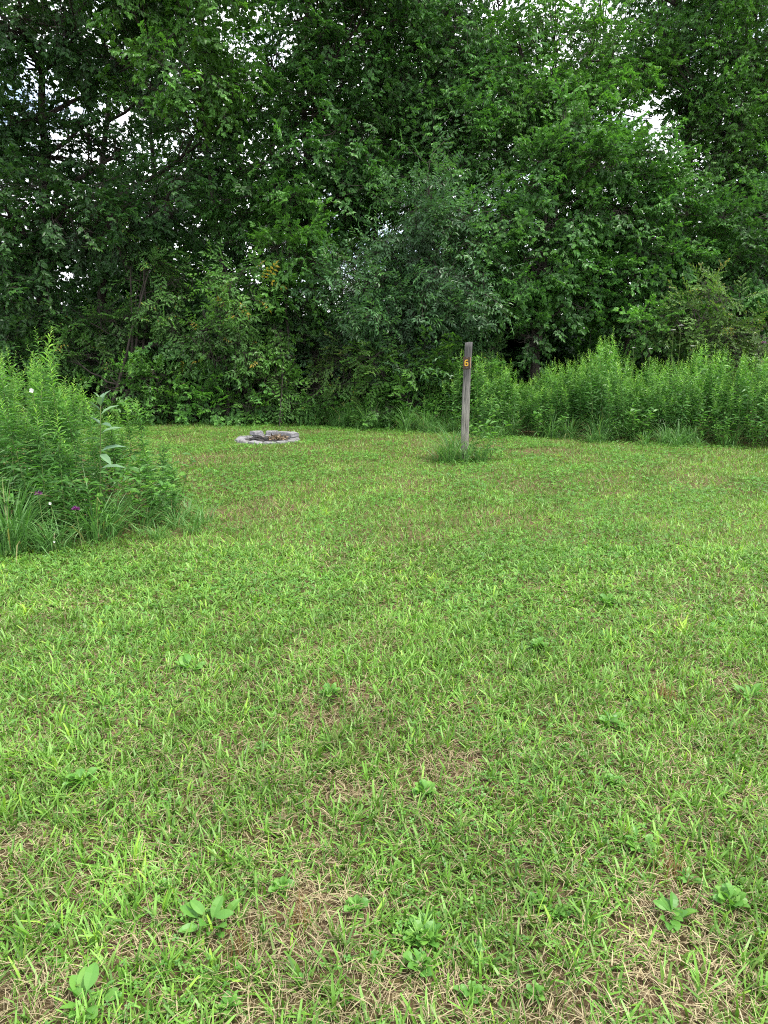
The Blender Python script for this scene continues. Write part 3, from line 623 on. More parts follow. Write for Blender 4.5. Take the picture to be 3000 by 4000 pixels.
while n < 104 and tries < 20000:
    tries += 1
    x = rng.uniform(-5.6, -1.9); y = rng.uniform(5.0, 9.2)
    if not inpoly(np.array([x]), np.array([y]), CLUMP)[0]: continue
    px, py = proj(np.array([[x, y, 0]])); px = px[0]
    if px < -350: continue
    if any((x - a) ** 2 + (y - b) ** 2 < .012 for a, b in spots): continue
    h = (P(px, np.interp(px, TOPX, TOPY), y)[2]) * rng.uniform(.7, 1.08)
    if h < .25: continue
    if y < 6.0: h *= .62 + .38 * (y - 5) / 1.0
    spots.append((x, y)); put_gold(protoN, x, y, h, zone_l(x, y, h, px), 'goldenrod stalks in the left clump'); n += 1
for px, py, y, lb in [(240, 1335, 6.3, 'tallest slender goldenrod spire rising alone over the left clump'), (555, 1555, 6.9, 'lone upright goldenrod stalk near the right side of the left clump, the taller of two'),
                      (515, 1570, 6.8, 'goldenrod stalk beside the tallest one right of the pale milkweed'), (620, 1670, 7.0, 'bushy light green goldenrod at the right tip of the left clump'),
                      (20, 1262, 6.4, 'tall bright goldenrod tip at the very left edge'), (590, 1870, 6.3, 'short bright goldenrod at the front right corner of the left clump')]:
    p = P(px, py, y); put_gold(protoN, p[0], y, p[2], lb, 'goldenrod stalks in the left clump')
# right bank
TX = [1350, 1500, 1650, 1750, 1900, 2050, 2150, 2300, 2370, 2430, 2550, 2700, 2850, 3000, 3400]; TY = [1620, 1560, 1470, 1400, 1400, 1430, 1420, 1370, 1320, 1380, 1390, 1370, 1390, 1380, 1360]
LABR = 'green goldenrod stalk in the long bank of tall weeds right of the post'
B2 = []
n = 0
cand = []
for _ in range(1500):
    x = rng.uniform(-.5, 8.6); d = rng.random() ** .8 * 2.4; y = float(edge(x)) + .14 + d
    px = proj(np.array([[x, y, 0]]))[0][0]
    if px > 3300 or px < 1500: continue
    if px < 1700 and rng.random() < .4: continue
    h = P(px, np.interp(px, TX, TY) + 22 * math.sin(px * .013) + 18 * math.sin(px * .031 + 1) + 5, y)[2] * rng.uniform(.66, 1.08); h *= min(1, .6 + d * .9)
    if any((x - a) ** 2 + (y - b) ** 2 < .008 for a, b, _, _ in cand): continue
    cand.append((x, y, h, d))
cand.sort(key=lambda c: c[1] - edge(c[0]))
for i, (x, y, h, d) in enumerate(cand[:165]): put_gold(protoF, x, y, h, zone_r(x, h, d), 'goldenrod stalks in the right bank')
M_ = Buf()
for x, y, h, d in cand[165:640]:
    src = protoF[int(rng.integers(6))].children
    me = [c for c in src if c.name.startswith('leaves')][0].data
    if not hasattr(me, '_x'): pass
    B2.append((x, y, h, me.name))
cache = {}
for x, y, h, nm in B2:
    if nm not in cache:
        me = bpy.data.meshes[nm]; v = np.zeros(len(me.vertices) * 3, np.float32); me.vertices.foreach_get('co', v); q = np.zeros(len(me.loops), np.int32); me.loops.foreach_get('vertex_index', q)
        t = np.zeros(len(me.polygons), np.float32); me.attributes['tint'].data.foreach_get('value', t); cache[nm] = (v.reshape(-1, 3), q.reshape(-1, 4), t)
    v, q, t = cache[nm]; sc = h / 1.5; sx = .65 + .35 * sc
    M = rotz(np.array([rng.uniform(0, 6.28)])) * np.array([sx, sx, sc])
    stamp(M_, v, q, t, M, np.array([[x, y, float(gz(x, y))]]))
tag(link('goldenrod_thicket', M_.mesh('goldenrod_thicket', [M_gold])), 'mass of goldenrod filling the depth of the weed bank behind its front stalks', 'goldenrod', kind='stuff')

# ---------------------------------------------------------------- long grass tufts
def tuft(n, h, spread, seed, wd=.006):
    g = np.random.default_rng(seed); x = g.normal(0, spread, n); y = g.normal(0, spread, n); th = np.arctan2(y, x) + g.normal(0, .5, n)
    L_ = h * g.uniform(.55, 1.15, n)
    v, q, t = blades(x, y, L_, g.uniform(.6, 1.3, n) * wd, np.abs(g.normal(.35, .28, n)), np.where(g.random(n) < .06, g.uniform(0, .1, n), g.uniform(.2, .9, n)), np.zeros(n), 3, g.uniform(.25, .85, n), heading=th)
    B = Buf(); B.add(v, q, t); return B.mesh('grass_tuft', [M_tall])
TUF = [tuft(75, .72, .06, 90 + k, .010) for k in range(4)] + [tuft(60, .45, .05, 95 + k, .009) for k in range(3)]
def put_tuft(x, y, k, s, label, group=None, name='grass_tuft'):
    o = link(name, TUF[k], None, (x, y, float(gz(x, y)) - .005), rng.uniform(0, 6.28)); o.scale = (s, s, s); tag(o, label, 'grass tuft', group); return o
# at the foot of the left clump
for k in range(34):
    t = (k + .5) / 34; x = -1.95 - 3.3 * t + rng.normal(0, .06); y = np.interp(x, [-5.3, -3.6, -2.75, -2.15, -1.95], [4.75, 5.05, 5.4, 5.85, 6.4]) + rng.normal(.02, .10)
    put_tuft(x, y, int(rng.integers(0, 7)), rng.uniform(.75, 1.1), 'arching long grass tuft at the foot of the left clump, ' + ('left part' if x < -3.6 else 'below the milkweed' if x < -2.5 else 'right part'), 'grass tufts below the left clump')
for px, py in [(740, 2020), (690, 2060), (800, 2040), (650, 1990), (760, 2080), (620, 2110), (700, 1960)]:
    p = G(px, py); put_tuft(p[0], p[1], int(rng.integers(4, 7)), rng.uniform(.5, .75), 'low grass tuft spilling onto the lawn at the right tip of the left clump', 'low tufts at the tip of the left clump')
def edge_place(x): return ('left of the fire ring' if x < -2.7 else 'behind the fire ring' if x < -1.5 else 'between fire ring and post' if x < .7 else 'behind the numbered post' if x < 1.7 else 'right of the post' if x < 4.2 else 'near the right edge')
# along the far lawn edge
for k in range(150):
    x = rng.uniform(-5.8, 7.4) if k % 2 else rng.uniform(-5.8, 2); y = float(edge(x)) + rng.uniform(-.2, .35)
    put_tuft(x, y, int(rng.integers(0, 7)), rng.uniform(.5, 1.0) * (1.15 if -1.8 < x < .6 else .85), 'long grass tuft on the far edge of the lawn ' + edge_place(x), 'grass tufts along the far lawn edge')
for px, py, s, lb in [(2180, 1672, 1.35, 'large spiky grass tuft in front of the weed bank right of the post'), (2320, 1690, 1.1, 'spiky grass tuft just right of the largest one in the weed bank'), (2450, 1700, 1.0, 'third spiky grass tuft to the right in front of the weed bank')]:
    p = G(px, py); put_tuft(p[0], p[1], 1, s, lb)
# at the post
PX, PY = G(1815, 1800)[:2]
put_tuft(PX - .22, PY - .10, 0, .9, 'dark spiky grass tuft at the left foot of the numbered post')
put_tuft(PX - .14, PY + .02, 2, 1.0, 'upright grass tuft touching the left side of the numbered post')
put_tuft(PX + .0, PY - .16, 5, 1.0, 'drooping grass tuft in front of the numbered post')
put_tuft(PX - .36, PY - .02, 5, .8, 'smallest grass tuft, outermost on the left of the post')
put_tuft(PX + .2, PY - .12, 6, .95, 'low grass tuft at the right foot of the numbered post')

# ---------------------------------------------------------------- broad leaved weeds
def leafy(h, seed, n=26, ll=.09, lw=.34, mat=None):
    g = np.random.default_rng(seed); St = Buf(); Lf = Buf(); bend = g.normal(0, .15, 2) * h
    for b in range(3):
        a = g.uniform(0, 6.28); e = np.array([math.cos(a) * .25 * h + bend[0], math.sin(a) * .25 * h + bend[1], h * g.uniform(.7, 1)])
        path = bez((0, 0, 0), (e[0] * .3, e[1] * .3, h * .5), e, 6); v, q = tube(path, np.linspace(.004, .0015, 6), 4); St.add(v, q)
        m = n // 3 + 1; ss = np.linspace(.15, 1, m); pp = np.stack([np.interp(ss, np.linspace(0, 1, 6), path[:, i]) for i in range(3)], -1)
        az = np.arange(m) * 2.4 + a; ax = np.stack([np.cos(az), np.sin(az), np.interp(ss, [0, 1], [-.1, .7])], -1)
        M = frames(ax, g.normal(0, .3, m)) * (ll * g.uniform(.6, 1.15, m))[:, None, None]
        tv, tq = leaf6(1, lw, .35, .3); stamp(Lf, tv, tq, np.zeros(len(tq)), M, pp, g.uniform(.15, .85, m))
    return St.mesh('stem', [M_stem]), Lf.mesh('leaves', [mat or M_weed])
WD = [leafy(.5, 120 + k, 36, .10, .42) for k in range(4)]
def put_weed(name, ms, x, y, s, label, cat='weed', group=None):
    r = empty(name, (x, y, float(gz(x, y))), rng.uniform(0, 6.28)); r.scale = (s, s, s); tag(r, label, cat, group)
    link('stem', ms[0], r); link('leaves', ms[1], r); return r
for k in range(80):
    while True:
        x = rng.uniform(-5, -1.85); y = rng.uniform(4.9, 7.6)
        if inpoly(np.array([x]), np.array([y]), CLUMP)[0] and abs(x) < .62 * y and (k < 40 or y < 6.4): break
    put_weed('broadleaf_weed', WD[k % 4], x, y, rng.uniform(.6, 1.2), ('low' if y < 5.9 else 'deeper set') + ' broad leaved weed among the left clump stalks, ' + ('right' if x > -2.8 else 'middle' if x > -3.8 else 'left') + ' third', 'weed', 'broad leaved weeds in the left clump')
for k in range(130):
    x = rng.uniform(-5.6, 7) if k % 3 else rng.uniform(-5.6, 1.2); y = float(edge(x)) + rng.uniform(.0, .95)
    put_weed('broadleaf_weed', WD[k % 4], x, y, rng.uniform(.6, 1.4), 'leafy green weed in the rough edge of the lawn ' + edge_place(x), 'weed', 'leafy weeds along the far lawn edge')
for dx, dy, s, lb in [(.15, .05, 1.15, 'leafy weed hugging the right side of the numbered post'), (.30, -.02, 1.0, 'leafy weed a hand away from the right side of the post'), (.38, .15, 1.35, 'tallest leafy weed to the right of the numbered post'), (.48, -.1, .7, 'lowest leafy weed spreading on the lawn right of the post')]:
    put_weed('broadleaf_weed', WD[int(abs(dx) * 10) % 4], PX + dx, PY + dy, s, lb)
# milkweed with large pale leaves
def milkweed():
    p = P(415, 1900, 6.0); q = P(395, 1545, 6.0); base = np.array([p[0] - .06, 5.95, 0.]); h = q[2] - .05
    St = Buf(); Lf = Buf(); path = bez((0, 0, 0), (.05, 0, h * .6), (q[0] - base[0], .03, h), 8); v, qq = tube(path, np.linspace(.007, .004, 8), 6); St.add(v, qq)
    tv, tq = leaf6(1, .36, .35, .22)
    for k, (s, a, l, up) in enumerate([(.45, 3.3, .17, .1), (.45, .2, .20, .2), (.56, 5.5, .19, -.2), (.58, .4, .21, .35), (.68, 3.7, .17, .2), (.72, .1, .19, .5), (.8, 5.6, .16, .15), (.8, 2.6, .17, .6), (.88, .3, .17, .8), (.92, 3.1, .15, 1.0), (.96, 5.0, .14, 1.3), (.97, 1.5, .13, 1.6), (1, .4, .13, 1.6), (1, 2.9, .10, 2.2)]):
        pp = np.array([np.interp(s, np.linspace(0, 1, 8), path[:, i]) for i in range(3)])
        stamp(Lf, tv, tq, np.zeros(len(tq)), frames(np.array([[math.cos(a), math.sin(a), up]]), np.array([.25])) * l, pp[None], [(k * .37) % 1])
    r = empty('milkweed', tuple(base)); tag(r, 'pale grey green milkweed with large oval leaves standing in front of the left clump', 'milkweed')
    link('stem', St.mesh('stem', [M_stem]), r); link('leaves', Lf.mesh('leaves', [M_milk]), r)
milkweed()
# lone big leaved plants at the wood edge
BL = leafy(.5, 140, 14, .16, .55)
for px, py, s, lb in [(965, 1640, 1.15, 'big leaved light green plant at the wood edge left of the fire ring'), (1370, 1650, 1.1, 'big leaved plant at the wood edge midway between fire ring and post'), (1560, 1660, 1.35, 'pale lobed leafy plant at the wood edge just left of the post')]:
    p = G(px, py); put_weed('large_leaved_weed', BL, p[0], p[1] + .3, s, lb)

# rosettes in the lawn
def oval(l, wd, stalk=.35, cup=.25):
    T = [0, .12, .32, .56, .80, .94, 1]; Wd = [.10, .55, .95, 1, .72, .32, .0]; v = [(-stalk * l, 0, -.10 * l)]
    for t_, w_ in zip(T, Wd):
        z = .10 * l * math.sin(t_ * 2.6) - .10 * l * t_ * t_; y = wd * l * w_ / 2
        v += [(t_ * l, -y, z + cup * y), (t_ * l, 0, z), (t_ * l, y, z + cup * y)]
    q = [(0, 1, 2, -1), (0, 2, 3, -1)]
    for k in range(6):
        i = 1 + 3 * k; q += [(i, i + 3, i + 4, i + 1), (i + 1, i + 4, i + 5, i + 2)]
    return np.array(v), np.array(q)
def rosette(seed, n, l, wd, up):
    g = np.random.default_rng(seed); B = Buf()
    az = np.arange(n) * 2.4 + g.normal(0, .35, n); ax = np.stack([np.cos(az), np.sin(az), g.uniform(.15, up, n)], -1)
    off = np.stack([np.cos(az), np.sin(az), np.zeros(n)], -1) * (l * g.uniform(.05, .9, n))[:, None]; off[:, 2] = .012 + g.uniform(0, .025, n)
    for k in range(n):
        tv, tq = oval(l * g.uniform(.55, 1.1), wd * g.uniform(.8, 1.15), g.uniform(.2, .7), g.uniform(.1, .45))
        M = frames(ax[k:k + 1], g.normal(0, .3, 1)); t = np.clip(g.normal(.66, .10), 0, .84)
        stamp(B, tv, tq, np.where(np.arange(len(tq)) % 2, .03, -.03), M, off[k:k + 1], t)
    return B.mesh('leaf_rosette', [M_weed])
RO = [rosette(200 + k, 13 + 2 * k, .046, .52, 1.0) for k in range(3)] + [rosette(210 + k, 26, .027, .85, 1.1) for k in range(3)]
ROS = [(830, 3640, 1.25, 0, 'bright broad leaved rosette left of the dry brown stubble near the bottom'), (1660, 3690, 1.3, 4, 'round leaved rosette right of centre near the bottom, the larger of the pair'),
       (1620, 3640, .9, 3, 'smaller round leaved rosette just behind the larger one near the bottom'), (1640, 3800, 1.0, 5, 'heart shaped leafy weed below the pair of round leaved rosettes'),
       (340, 3950, 1.3, 1, 'long stalked rosette at the bottom left corner of the lawn'), (740, 2630, 1.4, 1, 'dark green rosette alone in the middle distance of the left lawn'),
       (1290, 2730, 1.4, 4, 'spreading leafy patch in the centre of the lawn beside bare soil'), (1660, 3110, 1.2, 4, 'round leaved weed just below the bare straw patch in the middle'),
       (320, 3090, 1.3, 3, 'clustered leafy weed in the left part of the lawn'), (2370, 2370, 1.6, 4, 'pale leafy weed patch in the upper right of the lawn'), (2100, 2530, 1.3, 3, 'light leafy weed right of the lawn centre'),
       (2380, 2830, 1.1, 2, 'single upright oval leaved weed in the right lawn'), (2620, 3600, 1.1, 2, 'oval leaved weed at the left of the lower right bare patch'), (2850, 3560, 1.3, 4, 'dense leafy weed at the lower right edge beside bare soil'),
       (2500, 3330, 1.0, 1, 'upright leaved weed above the lower right bare patch'), (2400, 3080, .9, 3, 'small round leaved weed in the right lower lawn'), (1100, 3490, .9, 5, 'grey green small weed behind the dry stubble'),
       (1390, 3560, .9, 5, 'little lobed weed between the two rosette groups near the bottom'), (2920, 2730, 1.2, 0, 'pale rosette at the right edge of the middle lawn'), (900, 3960, .8, 4, 'single round leaf weed at the bottom left of centre'),
       (1830, 3900, .8, 3, 'tiny weed at the bottom right of centre'), (2100, 3540, .8, 4, 'heart leaved weed in the lower right lawn among straw')]
for px, py, s, k, lb in ROS:
    p = G(px, py); o = link('leaf_rosette', RO[k], None, (p[0], p[1], float(gz(p[0], p[1]))), rng.uniform(0, 6.28)); o.scale = (s, s, s); tag(o, lb, 'weed')
for k in range(90):
    y = 1.2 + 9 * rng.random() ** 1.3; x = rng.uniform(-.6, .6) * y
    if inpoly(np.array([x]), np.array([y]), CLUMP)[0]: continue
    o = link('leaf_rosette', RO[k % 6], None, (x, y, float(gz(x, y)) + .005), rng.uniform(0, 6.28)); s = rng.uniform(.35, .75); o.scale = (s, s, s)
    tag(o, 'small leafy weed in the ' + ('near' if y < 2.6 else 'middle' if y < 5.5 else 'far') + ' lawn, ' + ('left' if x < -.18 * y else 'centre' if x < .18 * y else 'right'), 'weed', 'small weeds scattered in the lawn')
# dry brown stubble tufts
def stub(seed):
    g = np.random.default_rng(seed); n = 70; x = g.normal(0, .024, n); y = g.normal(0, .020, n)
    v, q, t = blades(x, y, g.uniform(.02, .05, n), np.full(n, .0022), np.abs(g.normal(.3, .25, n)), g.uniform(0, 1, n), np.zeros(n), 1, .1); B = Buf(); B.add(v, q, t); return B.mesh('dry_stubble', [M_straw])
SB = [stub(300), stub(301)]
for px, py, s, lb in [(1160, 3610, 1.5, 'brown dry stubble tuft right of the bright rosette near the bottom'), (930, 3720, 1.1, 'smaller brown stubble tuft just left of the larger one'), (2620, 3430, 1.5, 'brown stubble patch above the lower right bare patch'), (2590, 2720, 1.8, 'brown stubble tuft in the right middle lawn'), (1300, 2690, 1.4, 'brown stubble beside the leafy patch in the lawn centre')]:
    p = G(px, py); o = link('dry_stubble', SB[0], None, (p[0], p[1], float(gz(p[0], p[1]))), 1.); o.scale = (s, s, s); tag(o, lb, 'stubble')

# ---------------------------------------------------------------- flowers
def flower_white(px, py, Y, r, label):
    B = Buf(); c = P(px, py, Y)
    for k in range(5):
        a = k * 1.2566; v, q = leaf4(r, r * .95, .1, -.2, .6); M = frames(np.array([[math.cos(a), -.35, math.sin(a)]]), np.array([0.]), up=(0, -1, .2)); B.add(v @ M[0].T, q, .5)
    v, q = tube(np.array([(0, .02, -.12), (0, .01, -.05), (0, 0, 0)]), [.002, .002, .002], 4); B.add(v, q, .5, 1)
    o = link('white_flower', B.mesh('white_flower', [M_white, M_stem]), None, tuple(c)); tag(o, label, 'flower')
flower_white(125, 1525, 5.75, .022, 'white open flower high on the left goldenrod clump')
flower_white(197, 1966, 5.3, .014, 'white flower low in the left clump above the long grass')
flower_white(213, 2116, 5.0, .009, 'small white flower lying in the long grass below the left clump')
def umbel(px, py, Y, r, label):
    c = P(px, py, Y); root = empty('wild_carrot_flower', (c[0], Y, 0)); tag(root, label, 'flower')
    S_ = Buf(); v, q = tube(bez((.03, 0, 0), (.02, 0, c[2] * .6), (0, 0, c[2]), 6), np.linspace(.004, .002, 6), 4); S_.add(v, q); link('stem', S_.mesh('stem', [M_stem]), root)
    B = Buf(); n = 90; a = rng.uniform(0, 6.28, n); rr = r * np.sqrt(rng.random(n)); pos = np.stack([rr * np.cos(a), rr * np.sin(a), c[2] + .012 - rr * rr / r * .2], -1)
    tv, tq = leaf4(.012, .011, 0, 0); stamp(B, tv, tq, np.zeros(1), frames(rng.normal(0, 1, (n, 3)) * (1, 1, .2), rng.normal(0, .3, n)), pos, .5); link('flower_head', B.mesh('flower_head', [M_white]), root)
for px, py, r, lb in [(2660, 1272, .045, 'white flat flower head, highest of the wild carrots in the weed bank'), (2630, 1290, .045, 'white flat flower head just left of and below the highest one'), (2705, 1353, .035, 'white flat flower head to the lower right of the top pair'),
                      (2540, 1364, .03, 'small white flower head between the goldenrod tips'), (2475, 1360, .022, 'tiny white flower head left of the other small ones'), (2385, 1378, .022, 'tiny white flower head farthest left in the weed bank')]:
    umbel(px, py, 12.6, r, lb)
def purple(px, py, Y, r, label):
    c = P(px, py, Y); root = empty('purple_flower', (c[0], Y, 0)); tag(root, label, 'flower')
    S_ = Buf(); v, q = tube(bez((.02, 0, 0), (.01, 0, c[2] * .6), (0, 0, c[2]), 6), np.linspace(.004, .002, 6), 4); S_.add(v, q); link('stem', S_.mesh('stem', [M_stem]), root)
    B = Buf(); n = 60; u = rng.normal(0, 1, (n, 3)); u[:, 2] = np.abs(u[:, 2]); u /= np.linalg.norm(u, axis=1, keepdims=True); tv, tq = leaf4(.03, .008, 0, .1)
    stamp(B, tv, tq, np.zeros(1), frames(u, rng.normal(0, .5, n)), u * (r, r, r * .7) * .6 + (0, 0, c[2]), rng.random(n)); link('flower_head', B.mesh('flower_head', [M_purple]), root)
purple(2985, 1342, 12.3, .05, 'bright purple flower head at the right edge of the weed bank')
purple(150, 1932, 5.45, .012, 'dark purple flower low in the left clump, the left one of two')
purple(296, 1990, 5.35, .010, 'dark purple flower low in the left clump, the right one of two')

# ---------------------------------------------------------------- numbered post
def wood_mat():
    m, t = new_mat('weathered_post_wood'); l = t.links.new
    co = N('ShaderNodeTexCoord', t); mp = N('ShaderNodeMapping', t); mp.inputs['Scale'].default_value = (1, 1, .06)
    n1 = N('ShaderNodeTexNoise', t); n1.inputs['Scale'].default_value = 95; n1.inputs['Detail'].default_value = 6
    n2 = N('ShaderNodeTexNoise', t); n2.inputs['Scale'].default_value = 5; n2.inputs['Detail'].default_value = 4
    l(co.outputs['Object'], mp.inputs[0]); l(mp.outputs[0], n1.inputs['Vector']); l(co.outputs['Object'], n2.inputs['Vector'])
    r = ramp(t, [(.30, (.04, .038, .036)), (.48, (.15, .142, .128)), (.7, (.27, .255, .225))]); l(n1.outputs['Fac'], r.inputs[0])
    sx = N('ShaderNodeSeparateXYZ', t); l(co.outputs['Object'], sx.inputs[0])
    ad = N('ShaderNodeMath', t, operation='MULTIPLY_ADD'); ad.inputs[1].default_value = .7; l(n2.outputs['Fac'], ad.inputs[0]); l(sx.outputs['Z'], ad.inputs[2])
    r2 = ramp(t, [(.0, (.85, .78, .72)), (.60, (1, 1, 1)), (.86, (.38, .38, .42))]); dv = N('ShaderNodeMath', t, operation='DIVIDE'); dv.inputs[1].default_value = 2.0
    l(ad.outputs[0], dv.inputs[0]); l(dv.outputs[0], r2.inputs[0])
    mm = N('ShaderNodeMix', t, data_type='RGBA', blend_type='MULTIPLY'); mm.inputs[0].default_value = 1; l(r.outputs[0], mm.inputs[6]); l(r2.outputs[0], mm.inputs[7])
    p = N('ShaderNodeBsdfPrincipled', t); p.inputs['Roughness'].default_value = .9; l(mm.outputs[2], p.inputs['Base Color'])
    b = N('ShaderNodeBump', t); b.inputs['Strength'].default_value = .6; b.inputs['Distance'].default_value = .004; l(n1.outputs['Fac'], b.inputs['Height']); l(b.outputs[0], p.inputs['Normal'])
    o = N('ShaderNodeOutputMaterial', t); l(p.outputs[0], o.inputs[0]); return m
def bm_obj(name, bm, mats, parent=None, loc=(0, 0, 0), smooth=False):
    me = bpy.data.meshes.new(name); bm.to_mesh(me); bm.free()
    for m in mats: me.materials.append(m)
    if smooth:
        for p in me.polygons: p.use_smooth = True
    return link(name, me, parent, loc)
def box_bm(sx, sy, sz, bev=.004, seg=2, bm=None, at=(0, 0, 0)):
    b = bmesh.new(); bmesh.ops.create_cube(b, size=1)
    bmesh.ops.scale(b, vec=(sx, sy, sz), verts=b.verts)
    if bev: bmesh.ops.bevel(b, geom=b.edges[:], offset=bev, segments=seg, affect='EDGES', profile=.6)
    bmesh.ops.translate(b, vec=at, verts=b.verts); return b
def post():
    root = empty('numbered_post', (PX, PY, float(gz(PX, PY)))); root.rotation_euler = (0, R(.5), 0)
    tag(root, 'leaning weathered grey wooden post bearing a brown number 6 sign', 'post')
    # square post with worn rounded corners, slightly crooked along its length
    prof = []; hw = .052; rc = .022
    for cx, cy, a0 in ((1, 1, 0), (-1, 1, 90), (-1, -1, 180), (1, -1, 270)):
        for k in range(4):
            a = R(a0 + 30 * k); prof.append((cx * (hw - rc) + rc * math.cos(a), cy * (hw - rc) + rc * math.sin(a)))
    B = Buf(); nz_ = 28; V = []
    g = np.random.default_rng(4); H = 1.61
    for i in range(nz_):
        z = -.25 + (H + .25) * i / (nz_ - 1); t = max(z, 0) / H
        ox = -.012 * math.sin(t * 3.1) ; oy = .004 * math.sin(t * 5); s = 1 + .04 * math.sin(t * 4 + 1) - .02 * t
        for x, y in prof:
            V.append((x * s + ox + g.normal(0, .0007), y * s + oy + g.normal(0, .0007), z + (0 if i < nz_ - 1 else .006 * x / hw)))
    n = len(prof); Q = [(i * n + j, i * n + (j + 1) % n, (i + 1) * n + (j + 1) % n, (i + 1) * n + j) for i in range(nz_ - 1) for j in range(n)]
    V.append((V[-1][0] * 0 , 0, H + .004)); c = len(V) - 1; top = (nz_ - 1) * n
    Q += [(top + j, top + (j + 1) % n, c, -1) for j in range(n)]
    B.add(V, Q); o = link('post_shaft', B.mesh('post_shaft', [wood_mat()], True), root); o.rotation_euler = (0, 0, R(-9))
    m_brown = solid_mat('brown_sign_paint', (.020, .009, .004), (.055, .024, .010), 20, .55, .15)
    m_edge = solid_mat('lit_edge_paint', (.35, .18, .10), (.50, .30, .20), 60, .8, .2, (1, 1, .3))  # pale colour painted in for sunlight on the sign's right edge
    sg = bm_obj('sign_board', box_bm(.100, .018, .158, .003), [m_brown], root, (-.026, -.066, 1.342)); sg.rotation_euler = (0, R(-1.2), R(-12))
    bm_obj('lit_edge_strip', box_bm(.0045, .012, .140, .001), [m_edge], sg, (.0495, -.0045, .002))  # thin strip carrying the painted light of the board's right edge
    # number 6 as a raised ribbon
    m_y = solid_mat('yellow_paint', (.45, .24, .010), (.62, .36, .02), 60, .5, .05)
    b = bmesh.new()
    def ribbon(pts, wd, closed, y0, th):
        n = len(pts); ring = []
        for i in range(n):
            a = np.array(pts[i - 1] if (closed or i > 0) else pts[0]); c2 = np.array(pts[(i + 1) % n] if (closed or i < n - 1) else pts[-1])
            d = c2 - a; d = d / (np.linalg.norm(d) + 1e-9); nn = np.array((-d[1], d[0])) * wd / 2; p = np.array(pts[i])
            ring.append([b.verts.new((p[0] + s * nn[0], y, p[1] + s * nn[1])) for s, y in ((-1, y0), (1, y0), (1, y0 - th), (-1, y0 - th))])
        for i in range(n if closed else n - 1):
            r1, r2 = ring[i], ring[(i + 1) % n]
            for k in range(4): b.faces.new((r1[k], r1[(k + 1) % 4], r2[(k + 1) % 4], r2[k]))
        if not closed: b.faces.new(ring[0]); b.faces.new(ring[-1][::-1])
    W_, H_ = .040, .074
    def rrect(x0, x1, z0, z1, r, n=4):
        o = []
        for cx, cz, a0 in ((x1 - r, z1 - r, 0), (x0 + r, z1 - r, 90), (x0 + r, z0 + r, 180), (x1 - r, z0 + r, 270)):
            o += [(cx + r * math.cos(R(a0 + 90 * k / n)), cz + r * math.sin(R(a0 + 90 * k / n))) for k in range(n + 1)]
        return o
    ribbon(rrect(-.019, .019, -.036, .004, .012), .013, True, 0, .003)
    ribbon([(.018, .036), (.005, .0365), (-.008, .034), (-.016, .026), (-.019, .014), (-.019, -.004), (-.019, -.018)], .0135, False, 0, .0036)
    bmesh.ops.recalc_face_normals(b, faces=b.faces)
    bm_obj('numeral', b, [m_y], sg, (-.003, -.0092, -.001))
    m_nail = solid_mat('nail_steel', (.3, .3, .3), (.5, .5, .5), 30, .4, 0)
    for z in (.066, -.066):
        n_ = bmesh.new(); bmesh.ops.create_uvsphere(n_, u_segments=8, v_segments=6, radius=.003); bm_obj('nail', n_, [m_nail], sg, (.004, -.010, z))
post()

